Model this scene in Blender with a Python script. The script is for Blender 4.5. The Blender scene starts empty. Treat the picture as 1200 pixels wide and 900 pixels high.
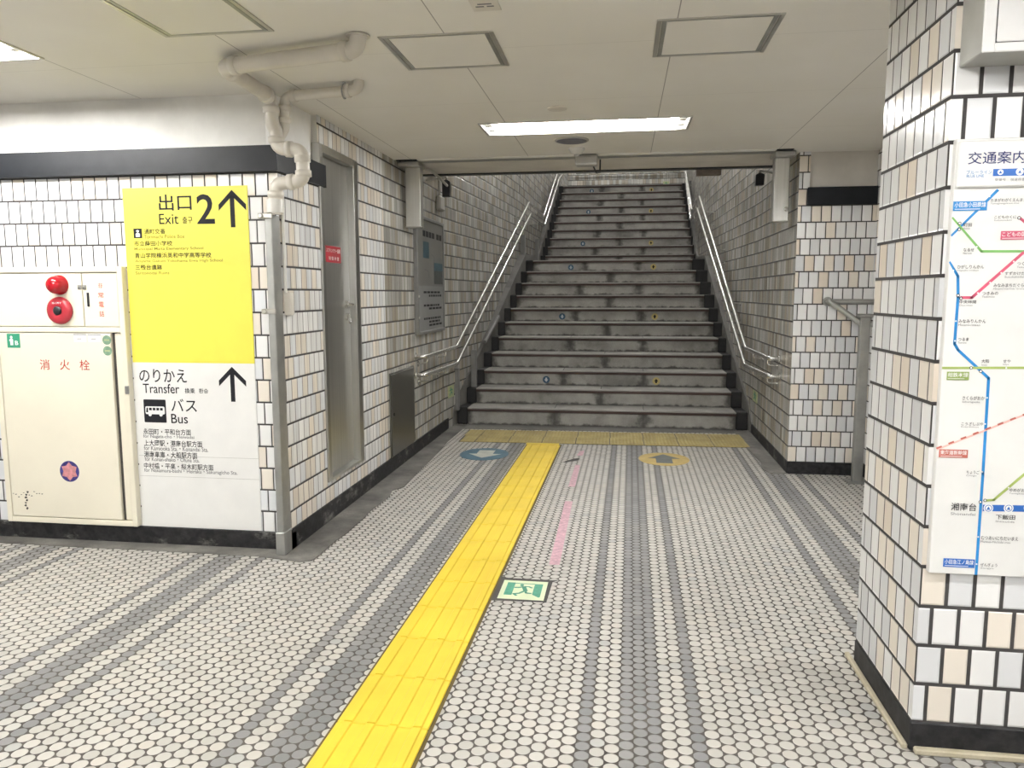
import bpy, math, random
from mathutils import Vector, Matrix

# ------------------------------------------------------------------ camera, world, exposure
S = bpy.context.scene
COL = S.collection
F_PX, PITCH, YAW, ROLL, EYE = 888.8, -0.1185, 0.1439, 0.0025, 1.3506
def cam_matrix():
    c, s = math.cos, math.sin
    Rz = Matrix(((c(YAW), -s(YAW), 0), (s(YAW), c(YAW), 0), (0, 0, 1)))
    Rx = Matrix(((1, 0, 0), (0, c(PITCH), -s(PITCH)), (0, s(PITCH), c(PITCH))))
    Ry = Matrix(((c(ROLL), 0, s(ROLL)), (0, 1, 0), (-s(ROLL), 0, c(ROLL))))
    R = Rz @ Rx @ Ry
    r, f, u = R.col[0], R.col[1], R.col[2]
    M = Matrix((( r.x, u.x, -f.x, 0), (r.y, u.y, -f.y, 0), (r.z, u.z, -f.z, EYE), (0, 0, 0, 1)))
    return M
cd = bpy.data.cameras.new('camera')
cam = bpy.data.objects.new('camera', cd); COL.objects.link(cam)
cd.sensor_fit = 'HORIZONTAL'; cd.sensor_width = 36.0; cd.lens = F_PX / 1200 * 36.0
cd.clip_start = 0.02; cd.clip_end = 100
cam.matrix_world = cam_matrix()
S.camera = cam
W = bpy.data.worlds.new('world'); S.world = W; W.use_nodes = True
W.node_tree.nodes['Background'].inputs[0].default_value = (0.8, 0.82, 0.85, 1)
W.node_tree.nodes['Background'].inputs[1].default_value = 0.15
S.view_settings.view_transform = 'Standard'
S.view_settings.look = 'None'
S.view_settings.gamma = 1.0
S.view_settings.use_curve_mapping = False
S.view_settings.exposure = 0.0
TUBE_CORRIDOR = 118.0     # emission of the fluorescent tubes in the corridor
TUBE_STAIR = 150.0        # and over the stairs
H = 2.355                # corridor ceiling

# lamps recessed in the corridor ceiling: (x0, x1, y0, y1)
LAMPS = [(-0.852, 0.370, 4.590, 4.905), (-3.700, -2.472, 2.735, 3.050),
         (-0.852, 0.370, 0.900, 1.215), (-3.700, -2.472, -0.950, -0.635),
         (-0.852, 0.370, -2.790, -2.475), (2.000, 3.222, 0.900, 1.215), (2.000, 3.222, 2.735, 3.050),
         (-3.700, -2.472, 0.900, 1.215), (-0.852, 0.370, -0.950, -0.635), (2.000, 3.222, -0.950, -0.635)]  # this row: unseen lights added to raise the bounced light on the ceiling

# ------------------------------------------------------------------ material helpers
def srgb(*c):
    if len(c) == 1 and isinstance(c[0], str):
        h = c[0].lstrip('#'); c = [int(h[i:i+2], 16) for i in (0, 2, 4)]
    o = []
    for v in c:
        v /= 255.0
        o.append(v / 12.92 if v <= 0.04045 else ((v + 0.055) / 1.055) ** 2.4)
    return tuple(o) + (1.0,)

class G:
    """tiny node-graph helper"""
    def __init__(self, name):
        self.m = bpy.data.materials.new(name); self.m.use_nodes = True
        self.t = self.m.node_tree; self.t.nodes.clear()
        self.out = self.t.nodes.new('ShaderNodeOutputMaterial')
        self.b = self.t.nodes.new('ShaderNodeBsdfPrincipled')
        self.t.links.new(self.b.outputs[0], self.out.inputs[0])
    def n(self, typ, **kw):
        nd = self.t.nodes.new(typ)
        for k, v in kw.items(): setattr(nd, k, v)
        return nd
    def put(self, sock, v):
        if hasattr(v, 'is_linked') or hasattr(v, 'links'): self.t.links.new(v, sock)
        else: sock.default_value = v
    def math(self, op, a, b=None, c=None):
        nd = self.n('ShaderNodeMath', operation=op)
        self.put(nd.inputs[0], a)
        if b is not None: self.put(nd.inputs[1], b)
        if c is not None: self.put(nd.inputs[2], c)
        return nd.outputs[0]
    def mix(self, f, a, b, blend='MIX'):
        nd = self.n('ShaderNodeMix', data_type='RGBA', blend_type=blend)
        self.put(nd.inputs[0], f); self.put(nd.inputs[6], a); self.put(nd.inputs[7], b)
        return nd.outputs[2]
    def mixf(self, f, a, b):
        nd = self.n('ShaderNodeMix', data_type='FLOAT')
        self.put(nd.inputs[0], f); self.put(nd.inputs[2], a); self.put(nd.inputs[3], b)
        return nd.outputs[0]
    def step(self, v, lo, hi, a=0.0, b=1.0):
        nd = self.n('ShaderNodeMapRange', interpolation_type='SMOOTHSTEP')
        self.put(nd.inputs[0], v)
        for i, x in zip((1, 2, 3, 4), (lo, hi, a, b)): self.put(nd.inputs[i], x)
        return nd.outputs[0]
    def uv(self):
        if not hasattr(self, '_uv'):
            u = self.n('ShaderNodeUVMap'); s = self.n('ShaderNodeSeparateXYZ')
            self.t.links.new(u.outputs[0], s.inputs[0]); self._uv = (s.outputs[0], s.outputs[1], u.outputs[0])
        return self._uv
    def pos(self):
        if not hasattr(self, '_pos'):
            self._pos = self.n('ShaderNodeNewGeometry').outputs['Position']
        return self._pos
    def xyz(self, x, y, z):
        nd = self.n('ShaderNodeCombineXYZ')
        for i, v in enumerate((x, y, z)): self.put(nd.inputs[i], v)
        return nd.outputs[0]
    def noise(self, vec, scale, detail=3.0, rough=0.55, color=False):
        nd = self.n('ShaderNodeTexNoise'); self.put(nd.inputs['Vector'], vec)
        nd.inputs['Scale'].default_value = scale; nd.inputs['Detail'].default_value = detail
        nd.inputs['Roughness'].default_value = rough
        return nd.outputs[1 if color else 0]
    def white(self, vec, color=False):
        nd = self.n('ShaderNodeTexWhiteNoise', noise_dimensions='3D'); self.put(nd.inputs[0], vec)
        return nd.outputs[1 if color else 0]
    def scale(self, vec, s):
        nd = self.n('ShaderNodeVectorMath', operation='MULTIPLY'); self.put(nd.inputs[0], vec); nd.inputs[1].default_value = s
        return nd.outputs[0]
    def ramp(self, f, stops, const=False):
        nd = self.n('ShaderNodeValToRGB'); cr = nd.color_ramp
        cr.interpolation = 'CONSTANT' if const else 'LINEAR'
        while len(cr.elements) < len(stops): cr.elements.new(0.5)
        for e, (p, c) in zip(cr.elements, stops): e.position = p; e.color = c
        self.put(nd.inputs[0], f)
        return nd.outputs[0]
    def bump(self, h, strength=0.5, dist=0.002):
        nd = self.n('ShaderNodeBump'); nd.inputs['Strength'].default_value = strength; nd.inputs['Distance'].default_value = dist
        self.put(nd.inputs['Height'], h); self.t.links.new(nd.outputs[0], self.b.inputs['Normal'])
    def set(self, **kw):
        names = dict(color='Base Color', rough='Roughness', metal='Metallic', spec='Specular IOR Level', coat='Coat Weight', em='Emission Color', es='Emission Strength')
        for k, v in kw.items(): self.put(self.b.inputs[names[k]], v)
        return self.m

MATS = {}
def plain(name, col, rough=0.5, metal=0.0, var=0.06, scale=9.0, spec=0.5, bump=0.0):
    """a solid colour with a little procedural mottling"""
    if name in MATS: return MATS[name]
    g = G(name)
    n = g.noise(g.pos(), scale, 4.0)
    dark = tuple(c * (1 - var * 1.6) for c in col[:3]) + (1,); lite = tuple(min(1, c * (1 + var)) for c in col[:3]) + (1,)
    g.set(color=g.ramp(n, [(0.3, dark), (0.7, lite)]), rough=rough, metal=metal, spec=spec)
    if bump: g.bump(g.noise(g.pos(), scale * 12, 3.0), bump, 0.002)
    MATS[name] = g.m
    return g.m

def tiles(name, pw, ph, z0, u0, gw, gh, palette, seed, streak=0.0, grime=0.0, grout=(0.040, 0.037, 0.037, 1), rough=0.16, jit=0.10, vgrout=None):
    """glazed wall tiles in running bond, uv in metres"""
    g = G(name); u, v, _ = g.uv()
    r = g.math('DIVIDE', g.math('SUBTRACT', v, z0), ph); row = g.math('FLOOR', r); fr = g.math('SUBTRACT', r, row)
    c = g.math('ADD', g.math('DIVIDE', g.math('SUBTRACT', u, u0), pw), g.math('MULTIPLY', g.math('FLOORED_MODULO', row, 2.0), 0.5))
    col = g.math('FLOOR', c); fc = g.math('SUBTRACT', c, col)
    du = g.math('SUBTRACT', g.math('MULTIPLY', g.math('MINIMUM', fc, g.math('SUBTRACT', 1.0, fc)), pw), gw / 2)
    dv = g.math('SUBTRACT', g.math('MULTIPLY', g.math('MINIMUM', fr, g.math('SUBTRACT', 1.0, fr)), ph), gh / 2)
    d = g.math('MINIMUM', du, dv)
    mask = g.step(d, -0.0004, 0.0008); hgt = g.step(d, -0.001, 0.005)
    rnd = g.white(g.xyz(col, row, float(seed))); rnd2 = g.white(g.xyz(col, row, seed + 17.3))
    tile = g.ramp(rnd, palette, True)
    k = g.math('ADD', 1.0 - jit / 2, g.math('MULTIPLY', rnd2, jit))
    kk = g.xyz(k, k, k)
    tile = g.mix(1.0, tile, kk, 'MULTIPLY')
    speck = g.step(g.noise(g.pos(), 320.0, 2.0), 0.68, 0.78)
    tile = g.mix(g.math('MULTIPLY', speck, 0.10), tile, (0.35, 0.27, 0.2, 1))
    if streak:
        st = g.noise(g.xyz(g.math('MULTIPLY', u, 60.0), g.math('MULTIPLY', v, 1.1), float(seed)), 1.0, 4.0, 0.6)
        tile = g.mix(g.math('MULTIPLY', g.step(st, 0.42, 0.72), streak), tile, (0.17, 0.15, 0.115, 1))
    if grime:
        gr = g.noise(g.pos(), 1.3, 4.0, 0.6)
        tile = g.mix(g.math('MULTIPLY', g.step(gr, 0.35, 0.75), grime), tile, (0.12, 0.11, 0.09, 1))
    if vgrout: grout = g.mix(g.step(dv, -0.0004, 0.0008), grout, vgrout)
    color = g.mix(mask, grout, tile)
    g.bump(hgt, 0.6, 0.004)
    MATS[name] = g.m
    return g.set(color=color, rough=g.mixf(mask, 0.85, rough))

WHT, GRY, CRM, CR2 = (0.79, 0.79, 0.79, 1), (0.68, 0.69, 0.71, 1), (0.77, 0.71, 0.63, 1), (0.73, 0.65, 0.56, 1)
PAL = [(0.0, WHT), (0.40, GRY), (0.70, CRM), (0.92, CR2)]
PALW = [(0.0, WHT), (0.45, (0.70, 0.715, 0.74, 1)), (0.70, CRM), (0.96, CR2)]
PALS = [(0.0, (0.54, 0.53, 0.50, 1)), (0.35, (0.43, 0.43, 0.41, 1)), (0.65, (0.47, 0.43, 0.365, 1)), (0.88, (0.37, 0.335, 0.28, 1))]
T_SIGN = tiles('white_wall_tiles', 0.0682, 0.1168, 0.0900, -3.238, 0.0064, 0.0085, PALW, 1)
T_DOOR = tiles('side_wall_tiles', 0.0682, 0.1168, 0.0900, 3.835, 0.0045, 0.0100, PALW, 2, streak=0.22, vgrout=(0.06, 0.052, 0.045, 1), jit=0.16)
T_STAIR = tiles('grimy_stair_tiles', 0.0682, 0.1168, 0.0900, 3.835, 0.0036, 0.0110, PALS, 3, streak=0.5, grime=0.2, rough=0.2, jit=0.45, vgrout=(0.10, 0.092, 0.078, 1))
T_BLOCK = tiles('block_wall_tiles', 0.0692, 0.1178, 0.0910, 1.307, 0.0065, 0.0078, PAL, 4)
T_PILLAR = tiles('pillar_front_tiles', 0.0735, 0.1187, 0.0910, 0.901, 0.0105, 0.0105, PAL, 5)
T_PILSIDE = tiles('pillar_side_tiles', 0.0735, 0.1187, 0.0910, 2.29, 0.0055, 0.0100, PAL, 6)

def floor_material():
    """oval mosaic in columns; grey columns at 0,3,4,5,8 of every 24"""
    g = G('oval_floor_mosaic'); x, y, _ = g.uv()
    PX, PY = 0.0434, 0.0476
    u = g.math('SUBTRACT', g.math('ADD', x, 0.122), g.math('MULTIPLY', y, 0.0106))
    v = g.math('ADD', y, g.math('MULTIPLY', x, 0.0106))
    a = g.math('DIVIDE', u, PX); n = g.math('ROUND', a); du = g.math('SUBTRACT', a, n)
    par = g.math('FLOORED_MODULO', n, 2.0)
    b = g.math('ADD', g.math('DIVIDE', v, PY), g.math('MULTIPLY', par, 0.5)); m = g.math('ROUND', b); dv = g.math('SUBTRACT', b, m)
    e = g.math('ADD', g.math('POWER', g.math('ABSOLUTE', g.math('DIVIDE', du, 0.52)), 1.95), g.math('POWER', g.math('ABSOLUTE', g.math('DIVIDE', dv, 0.468)), 1.95))
    mask = g.step(e, 1.04, 0.96); hgt = g.step(e, 1.05, 0.75)
    k = g.math('FLOORED_MODULO', n, 24.0)
    def near(val, tol): return g.math('LESS_THAN', g.math('ABSOLUTE', g.math('SUBTRACT', k, val)), tol)
    grey = g.math('MAXIMUM', g.math('MAXIMUM', near(0.0, 0.5), near(4.0, 1.5)), near(8.0, 0.5))
    grey = g.math('MAXIMUM', grey, near(24.0, 0.4))
    rnd = g.white(g.xyz(n, m, 3.0)); rnd2 = g.white(g.xyz(n, m, 8.0))
    wcol = g.ramp(rnd, [(0.0, (0.44, 0.428, 0.40, 1)), (0.6, (0.525, 0.512, 0.482, 1)), (0.93, (0.53, 0.50, 0.46, 1)), (0.97, (0.43, 0.43, 0.42, 1)), (1.0, (0.39, 0.39, 0.385, 1))])
    gcol = g.ramp(rnd2, [(0.0, (0.17, 0.174, 0.178, 1)), (1.0, (0.235, 0.235, 0.238, 1))])
    tile = g.mix(grey, wcol, gcol)
    wear = g.noise(g.pos(), 0.9, 4.0, 0.6)
    tile = g.mix(g.math('MULTIPLY', g.step(wear, 0.45, 0.75), 0.32), tile, (0.40, 0.37, 0.32, 1))
    spot = g.noise(g.pos(), 5.0, 5.0, 0.65)
    tile = g.mix(g.math('MULTIPLY', g.step(spot, 0.56, 0.74), 0.28), tile, (0.30, 0.28, 0.25, 1))
    grout = g.ramp(g.noise(g.pos(), 2.0, 3.0), [(0.3, (0.050, 0.045, 0.040, 1)), (0.7, (0.105, 0.095, 0.085, 1))])
    g.bump(hgt, 0.45, 0.0025)
    return g.set(color=g.mix(mask, grout, tile), rough=g.mixf(mask, 0.9, 0.42), spec=0.35)
M_FLOOR = floor_material()

def ceiling_material(name='painted_ceiling_panels', lines=0.75):
    g = G(name); x, y, _ = g.uv()
    def line(c, off, pitch):
        q = g.math('DIVIDE', g.math('SUBTRACT', c, off), pitch); f = g.math('SUBTRACT', q, g.math('ROUND', q))
        return g.math('MULTIPLY', g.math('ABSOLUTE', f), pitch)
    lx = line(x, -0.700, 0.8865); ly = line(y, 3.222, 0.884)
    mx = g.step(lx, 0.0014, 0.0028, 1.0, 0.0); my = g.math('MULTIPLY', g.step(ly, 0.0008, 0.0022, 1.0, 0.0), 0.35)
    base = g.ramp(g.noise(g.pos(), 1.7, 3.0), [(0.3, (0.79, 0.765, 0.71, 1)), (0.7, (0.83, 0.81, 0.76, 1))])
    return g.set(color=g.mix(g.math('MULTIPLY', g.math('MAXIMUM', mx, my), lines), base, (0.16, 0.14, 0.12, 1)), rough=0.42, spec=0.3)
M_CEIL = ceiling_material(); M_HATCH = ceiling_material('painted_hatch_panel', 0.0)

def concrete(name, c0, c1, rough=0.7, dirt=0.0, dcol=(0.035, 0.033, 0.03, 1), sc=3.0):
    g = G(name)
    n = g.noise(g.pos(), sc, 6.0, 0.62); col = g.ramp(n, [(0.28, c0), (0.72, c1)])
    fine = g.noise(g.pos(), 140.0, 2.0); col = g.mix(g.math('MULTIPLY', g.step(fine, 0.45, 0.75), 0.25), col, c0)
    if dirt:
        d = g.noise(g.pos(), 1.6, 6.0, 0.68); col = g.mix(g.math('MULTIPLY', g.step(d, 0.42, 0.66), dirt), col, dcol)
    g.bump(fine, 0.12, 0.002); MATS[name] = g.m
    return g.set(color=col, rough=rough)
M_LEDGE = concrete('stained_concrete_ledge', (0.050, 0.048, 0.045, 1), (0.24, 0.23, 0.21, 1), dirt=0.6, sc=4.0)
M_STRINGER = concrete('grey_stair_curb', (0.10, 0.098, 0.09, 1), (0.19, 0.185, 0.175, 1), dirt=0.4)
M_NOSING = concrete('worn_stair_nosing', (0.22, 0.215, 0.20, 1), (0.36, 0.35, 0.33, 1))
M_BLACKEND = concrete('black_step_end', (0.005, 0.005, 0.006, 1), (0.012, 0.012, 0.013, 1), rough=0.6)
M_GRIP = plain('dark_red_grip_strip', (0.060, 0.036, 0.032, 1), 0.7, var=0.25, scale=3.0)

def riser_material():
    """grey terrazzo slabs with grime gathered at their ends and feet (u: metres along, v: height in the riser)"""
    g = G('terrazzo_riser'); u, v, _ = g.uv()
    n = g.noise(g.pos(), 3.5, 6.0, 0.62)
    col = g.ramp(n, [(0.3, (0.23, 0.222, 0.205, 1)), (0.7, (0.40, 0.39, 0.36, 1))])
    fine = g.noise(g.pos(), 160.0, 2.0); col = g.mix(g.math('MULTIPLY', g.step(fine, 0.5, 0.7), 0.3), col, (0.11, 0.105, 0.10, 1))
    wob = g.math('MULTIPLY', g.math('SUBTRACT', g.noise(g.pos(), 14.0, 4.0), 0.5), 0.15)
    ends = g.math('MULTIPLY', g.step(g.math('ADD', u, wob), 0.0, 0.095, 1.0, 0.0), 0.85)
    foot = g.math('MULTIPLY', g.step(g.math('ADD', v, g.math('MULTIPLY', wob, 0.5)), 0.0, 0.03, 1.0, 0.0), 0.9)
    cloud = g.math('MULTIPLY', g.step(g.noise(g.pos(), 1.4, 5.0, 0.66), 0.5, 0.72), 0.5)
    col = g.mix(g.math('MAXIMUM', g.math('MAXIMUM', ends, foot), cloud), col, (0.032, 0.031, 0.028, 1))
    g.bump(fine, 0.1, 0.002)
    return g.set(color=col, rough=0.6)
M_RISER = riser_material()

def stone_base(name, chalk=0.35):
    g = G(name)
    col = g.ramp(g.noise(g.pos(), 30.0, 4.0), [(0.35, (0.010, 0.010, 0.011, 1)), (0.7, (0.030, 0.030, 0.032, 1))])
    smear = g.noise(g.scale(g.pos(), (5.0, 5.0, 9.0)), 1.0, 6.0, 0.7)
    col = g.mix(g.math('MULTIPLY', g.step(smear, 0.54, 0.78), chalk), col, (0.30, 0.29, 0.27, 1))
    MATS[name] = g.m
    return g.set(color=col, rough=0.5, spec=0.2)
M_BASE = stone_base('black_stone_baseboard', 0.8)
M_BASECLEAN = stone_base('clean_black_baseboard', 0.06)

def brushed(name, c, rough=0.32, axis=2):
    g = G(name); sc = [60.0, 60.0, 60.0]; sc[axis] = 0.8
    n = g.noise(g.scale(g.pos(), tuple(sc)), 1.0, 3.0)
    g.set(color=g.ramp(n, [(0.3, tuple(x * 0.86 for x in c[:3]) + (1,)), (0.7, c)]), metal=1.0, rough=g.mixf(n, rough - 0.06, rough + 0.08))
    MATS[name] = g.m
    return g.m
M_STEEL = brushed('brushed_stainless_steel', (0.52, 0.52, 0.50, 1), 0.30)
M_DOOR = brushed('door_stainless_steel', (0.66, 0.66, 0.645, 1), 0.33)
M_PANEL = brushed('dull_panel_steel', (0.24, 0.24, 0.225, 1), 0.3)
M_GUIDE = brushed('satin_guide_steel', (0.80, 0.80, 0.78, 1), 0.32)
M_RAIL = plain('polished_handrail_steel', (0.74, 0.74, 0.72, 1), 0.27, 1.0, 0.03)
M_ALU = plain('aluminium_trim', (0.55, 0.54, 0.51, 1), 0.35, 0.9, 0.05)
M_GALV = plain('dull_galvanised_steel', (0.40, 0.405, 0.39, 1), 0.45, 0.85, 0.10)
M_BAND = plain('black_painted_band', (0.010, 0.012, 0.016, 1), 0.42, 0.0, 0.2, spec=0.3)
M_BULK = plain('white_plaster_bulkhead', (0.84, 0.83, 0.80, 1), 0.55, 0.0, 0.07, 4.0)
M_BULKR = plain('beige_plaster_bulkhead', (0.68, 0.65, 0.605, 1), 0.55, 0.0, 0.08, 4.0)
M_PLAIN = plain('pale_painted_plaster', (0.66, 0.65, 0.62, 1), 0.6)
M_PVC = plain('cream_plastic_pipe', (0.69, 0.655, 0.59, 1), 0.32, 0.0, 0.08, 5.0)
M_PVCW = plain('white_plastic_collar', (0.74, 0.73, 0.69, 1), 0.35, 0.0, 0.06)
M_SIGNW = plain('white_sign_sheet', (0.76, 0.76, 0.745, 1), 0.35, 0.0, 0.02)
M_SIGNY = plain('yellow_sign_sheet', (0.76, 0.695, 0.095, 1), 0.38, 0.0, 0.02)
M_INK = plain('black_print', (0.018, 0.018, 0.022, 1), 0.5, spec=0.12)
M_INKGREY = plain('grey_print', (0.20, 0.20, 0.21, 1), 0.5, spec=0.12)
M_INKOLIVE = plain('olive_print', (0.27, 0.235, 0.05, 1), 0.5, spec=0.12)
M_INKRED = plain('red_print', (0.45, 0.075, 0.055, 1), 0.5, spec=0.12)
M_INKNAVY = plain('navy_print', (0.045, 0.055, 0.16, 1), 0.5, spec=0.12)
M_WHITEPRINT = plain('white_print', (0.82, 0.82, 0.82, 1), 0.5)
M_BLUE = plain('blue_line_print', (0.02, 0.23, 0.57, 1), 0.4)
M_NAVY = plain('royal_blue_print', (0.025, 0.13, 0.46, 1), 0.4)
M_GREEN = plain('green_line_print', (0.20, 0.47, 0.13, 1), 0.4)
M_OLIVE = plain('olive_line_print', (0.36, 0.46, 0.13, 1), 0.4)
M_OLIVETAG = plain('olive_tag_print', (0.27, 0.37, 0.10, 1), 0.4)
M_RED = plain('crimson_line_print', (0.60, 0.095, 0.17, 1), 0.4)
M_PINK = plain('pale_pink_line_print', (0.80, 0.50, 0.45, 1), 0.4)
M_BRICK = plain('brick_red_print', (0.48, 0.13, 0.10, 1), 0.4)
M_CAB = plain('cream_enamel', (0.78, 0.735, 0.61, 1), 0.30, 0.0, 0.025, 3.0)
M_CABGAP = plain('dark_cabinet_gap', (0.05, 0.045, 0.04, 1), 0.7)
M_REDLAMP = plain('red_lamp_plastic', (0.36, 0.008, 0.015, 1), 0.12)
M_REDBELL = plain('red_call_station', (0.40, 0.030, 0.045, 1), 0.25)
M_STICKG = plain('green_sticker', (0.03, 0.26, 0.15, 1), 0.4)
M_STICKG2 = plain('faded_green_sticker', (0.18, 0.30, 0.20, 1), 0.5, var=0.2, scale=60)
M_REDSTICK = plain('red_notice_sticker', (0.34, 0.02, 0.032, 1), 0.4)
M_PURPLE = plain('purple_sticker', (0.040, 0.035, 0.19, 1), 0.4, var=0.3, scale=60)
M_STAR = plain('salmon_star_print', (0.60, 0.26, 0.27, 1), 0.45, var=0.2, scale=50)
M_YTILE = plain('yellow_tactile_resin', (0.78, 0.58, 0.045, 1), 0.45, 0.0, 0.06, 4.0)
M_YDOT = concrete('worn_yellow_dot_tile', (0.30, 0.235, 0.075, 1), (0.46, 0.375, 0.15, 1), rough=0.6, dirt=0.25, dcol=(0.17, 0.15, 0.10, 1), sc=6.0)
M_TILEGAP = plain('tactile_bedding', (0.10, 0.07, 0.015, 1), 0.8)
M_PINKTAPE = plain('faded_pink_tape', (0.60, 0.36, 0.43, 1), 0.5, var=0.2, scale=40)
M_TEAL = concrete('worn_blue_floor_sticker', (0.035, 0.10, 0.155, 1), (0.07, 0.16, 0.22, 1), rough=0.5, sc=12)
M_AMBER = concrete('worn_amber_floor_sticker', (0.42, 0.29, 0.06, 1), (0.58, 0.43, 0.14, 1), rough=0.5, sc=12)
M_ARROWW = concrete('worn_cream_arrow', (0.42, 0.43, 0.38, 1), (0.60, 0.60, 0.54, 1), rough=0.5, sc=12)
M_ARROWD = concrete('worn_slate_arrow', (0.06, 0.075, 0.075, 1), (0.11, 0.125, 0.12, 1), rough=0.5, sc=12)
M_STKBLUE = plain('blue_step_sticker', (0.03, 0.085, 0.15, 1), 0.5)
M_STKWHITE = plain('white_step_arrow', (0.52, 0.57, 0.60, 1), 0.5)
M_STKYEL = plain('yellow_step_sticker', (0.50, 0.40, 0.15, 1), 0.5)
M_GLOW = plain('pale_green_photoluminescent_sheet', (0.72, 0.80, 0.55, 1), 0.4)
M_EXITG = plain('exit_sign_green', (0.06, 0.30, 0.20, 1), 0.4, var=0.12, scale=50)
M_DARKTAPE = plain('dark_sealant', (0.045, 0.043, 0.04, 1), 0.7, var=0.2)
M_WOOD = concrete('pale_wooden_batten', (0.40, 0.35, 0.24, 1), (0.62, 0.57, 0.44, 1), rough=0.6, dirt=0.3, dcol=(0.2, 0.17, 0.12, 1), sc=9.0)
M_GREYPLASTIC = plain('grey_plastic', (0.40, 0.39, 0.37, 1), 0.45)
M_DARKPLASTIC = plain('dark_plastic', (0.02, 0.021, 0.025, 1), 0.4)
M_SPEAKER = plain('speaker_mesh', (0.16, 0.16, 0.19, 1), 0.6, var=0.2, scale=200)
M_WHITEBOX = plain('white_lacquered_steel', (0.80, 0.80, 0.80, 1), 0.25, 0.0, 0.02)
M_GREYBOX = plain('grey_lacquered_steel', (0.36, 0.36, 0.335, 1), 0.35, 0.0, 0.06)
M_BROWN = plain('brown_back_of_sign', (0.19, 0.155, 0.125, 1), 0.6)
M_NOTICE = plain('faded_notice_sheet', (0.155, 0.155, 0.145, 1), 0.35, 0.0, 0.08, 3)
M_NOTICELOW = plain('notice_lower_sheet', (0.21, 0.215, 0.215, 1), 0.35, 0.0, 0.06, 3)
M_NBLUE = plain('faded_blue_picture', (0.025, 0.075, 0.105, 1), 0.4, var=0.2, scale=14)
M_NDARK = plain('dark_picture', (0.045, 0.05, 0.05, 1), 0.4, var=0.3, scale=25)
M_LIME = plain('faded_lime_sticker', (0.40, 0.44, 0.24, 1), 0.5, var=0.15, scale=40)
M_SKIRTPLATE = plain('grey_cover_plate', (0.20, 0.20, 0.195, 1), 0.5, 0.3, 0.1)
M_REFLECT = plain('white_lamp_reflector', (0.80, 0.80, 0.78, 1), 0.3, 0.0, 0.02)
def tube_mat(name, strength):
    g = G(name); g.set(color=(0.9, 0.9, 0.9, 1), em=(1.0, 0.985, 0.955, 1), es=strength); return g.m
M_TUBE = tube_mat('lit_fluorescent_tube', TUBE_CORRIDOR)
M_TUBES = tube_mat('lit_stair_tube', TUBE_STAIR)

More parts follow.
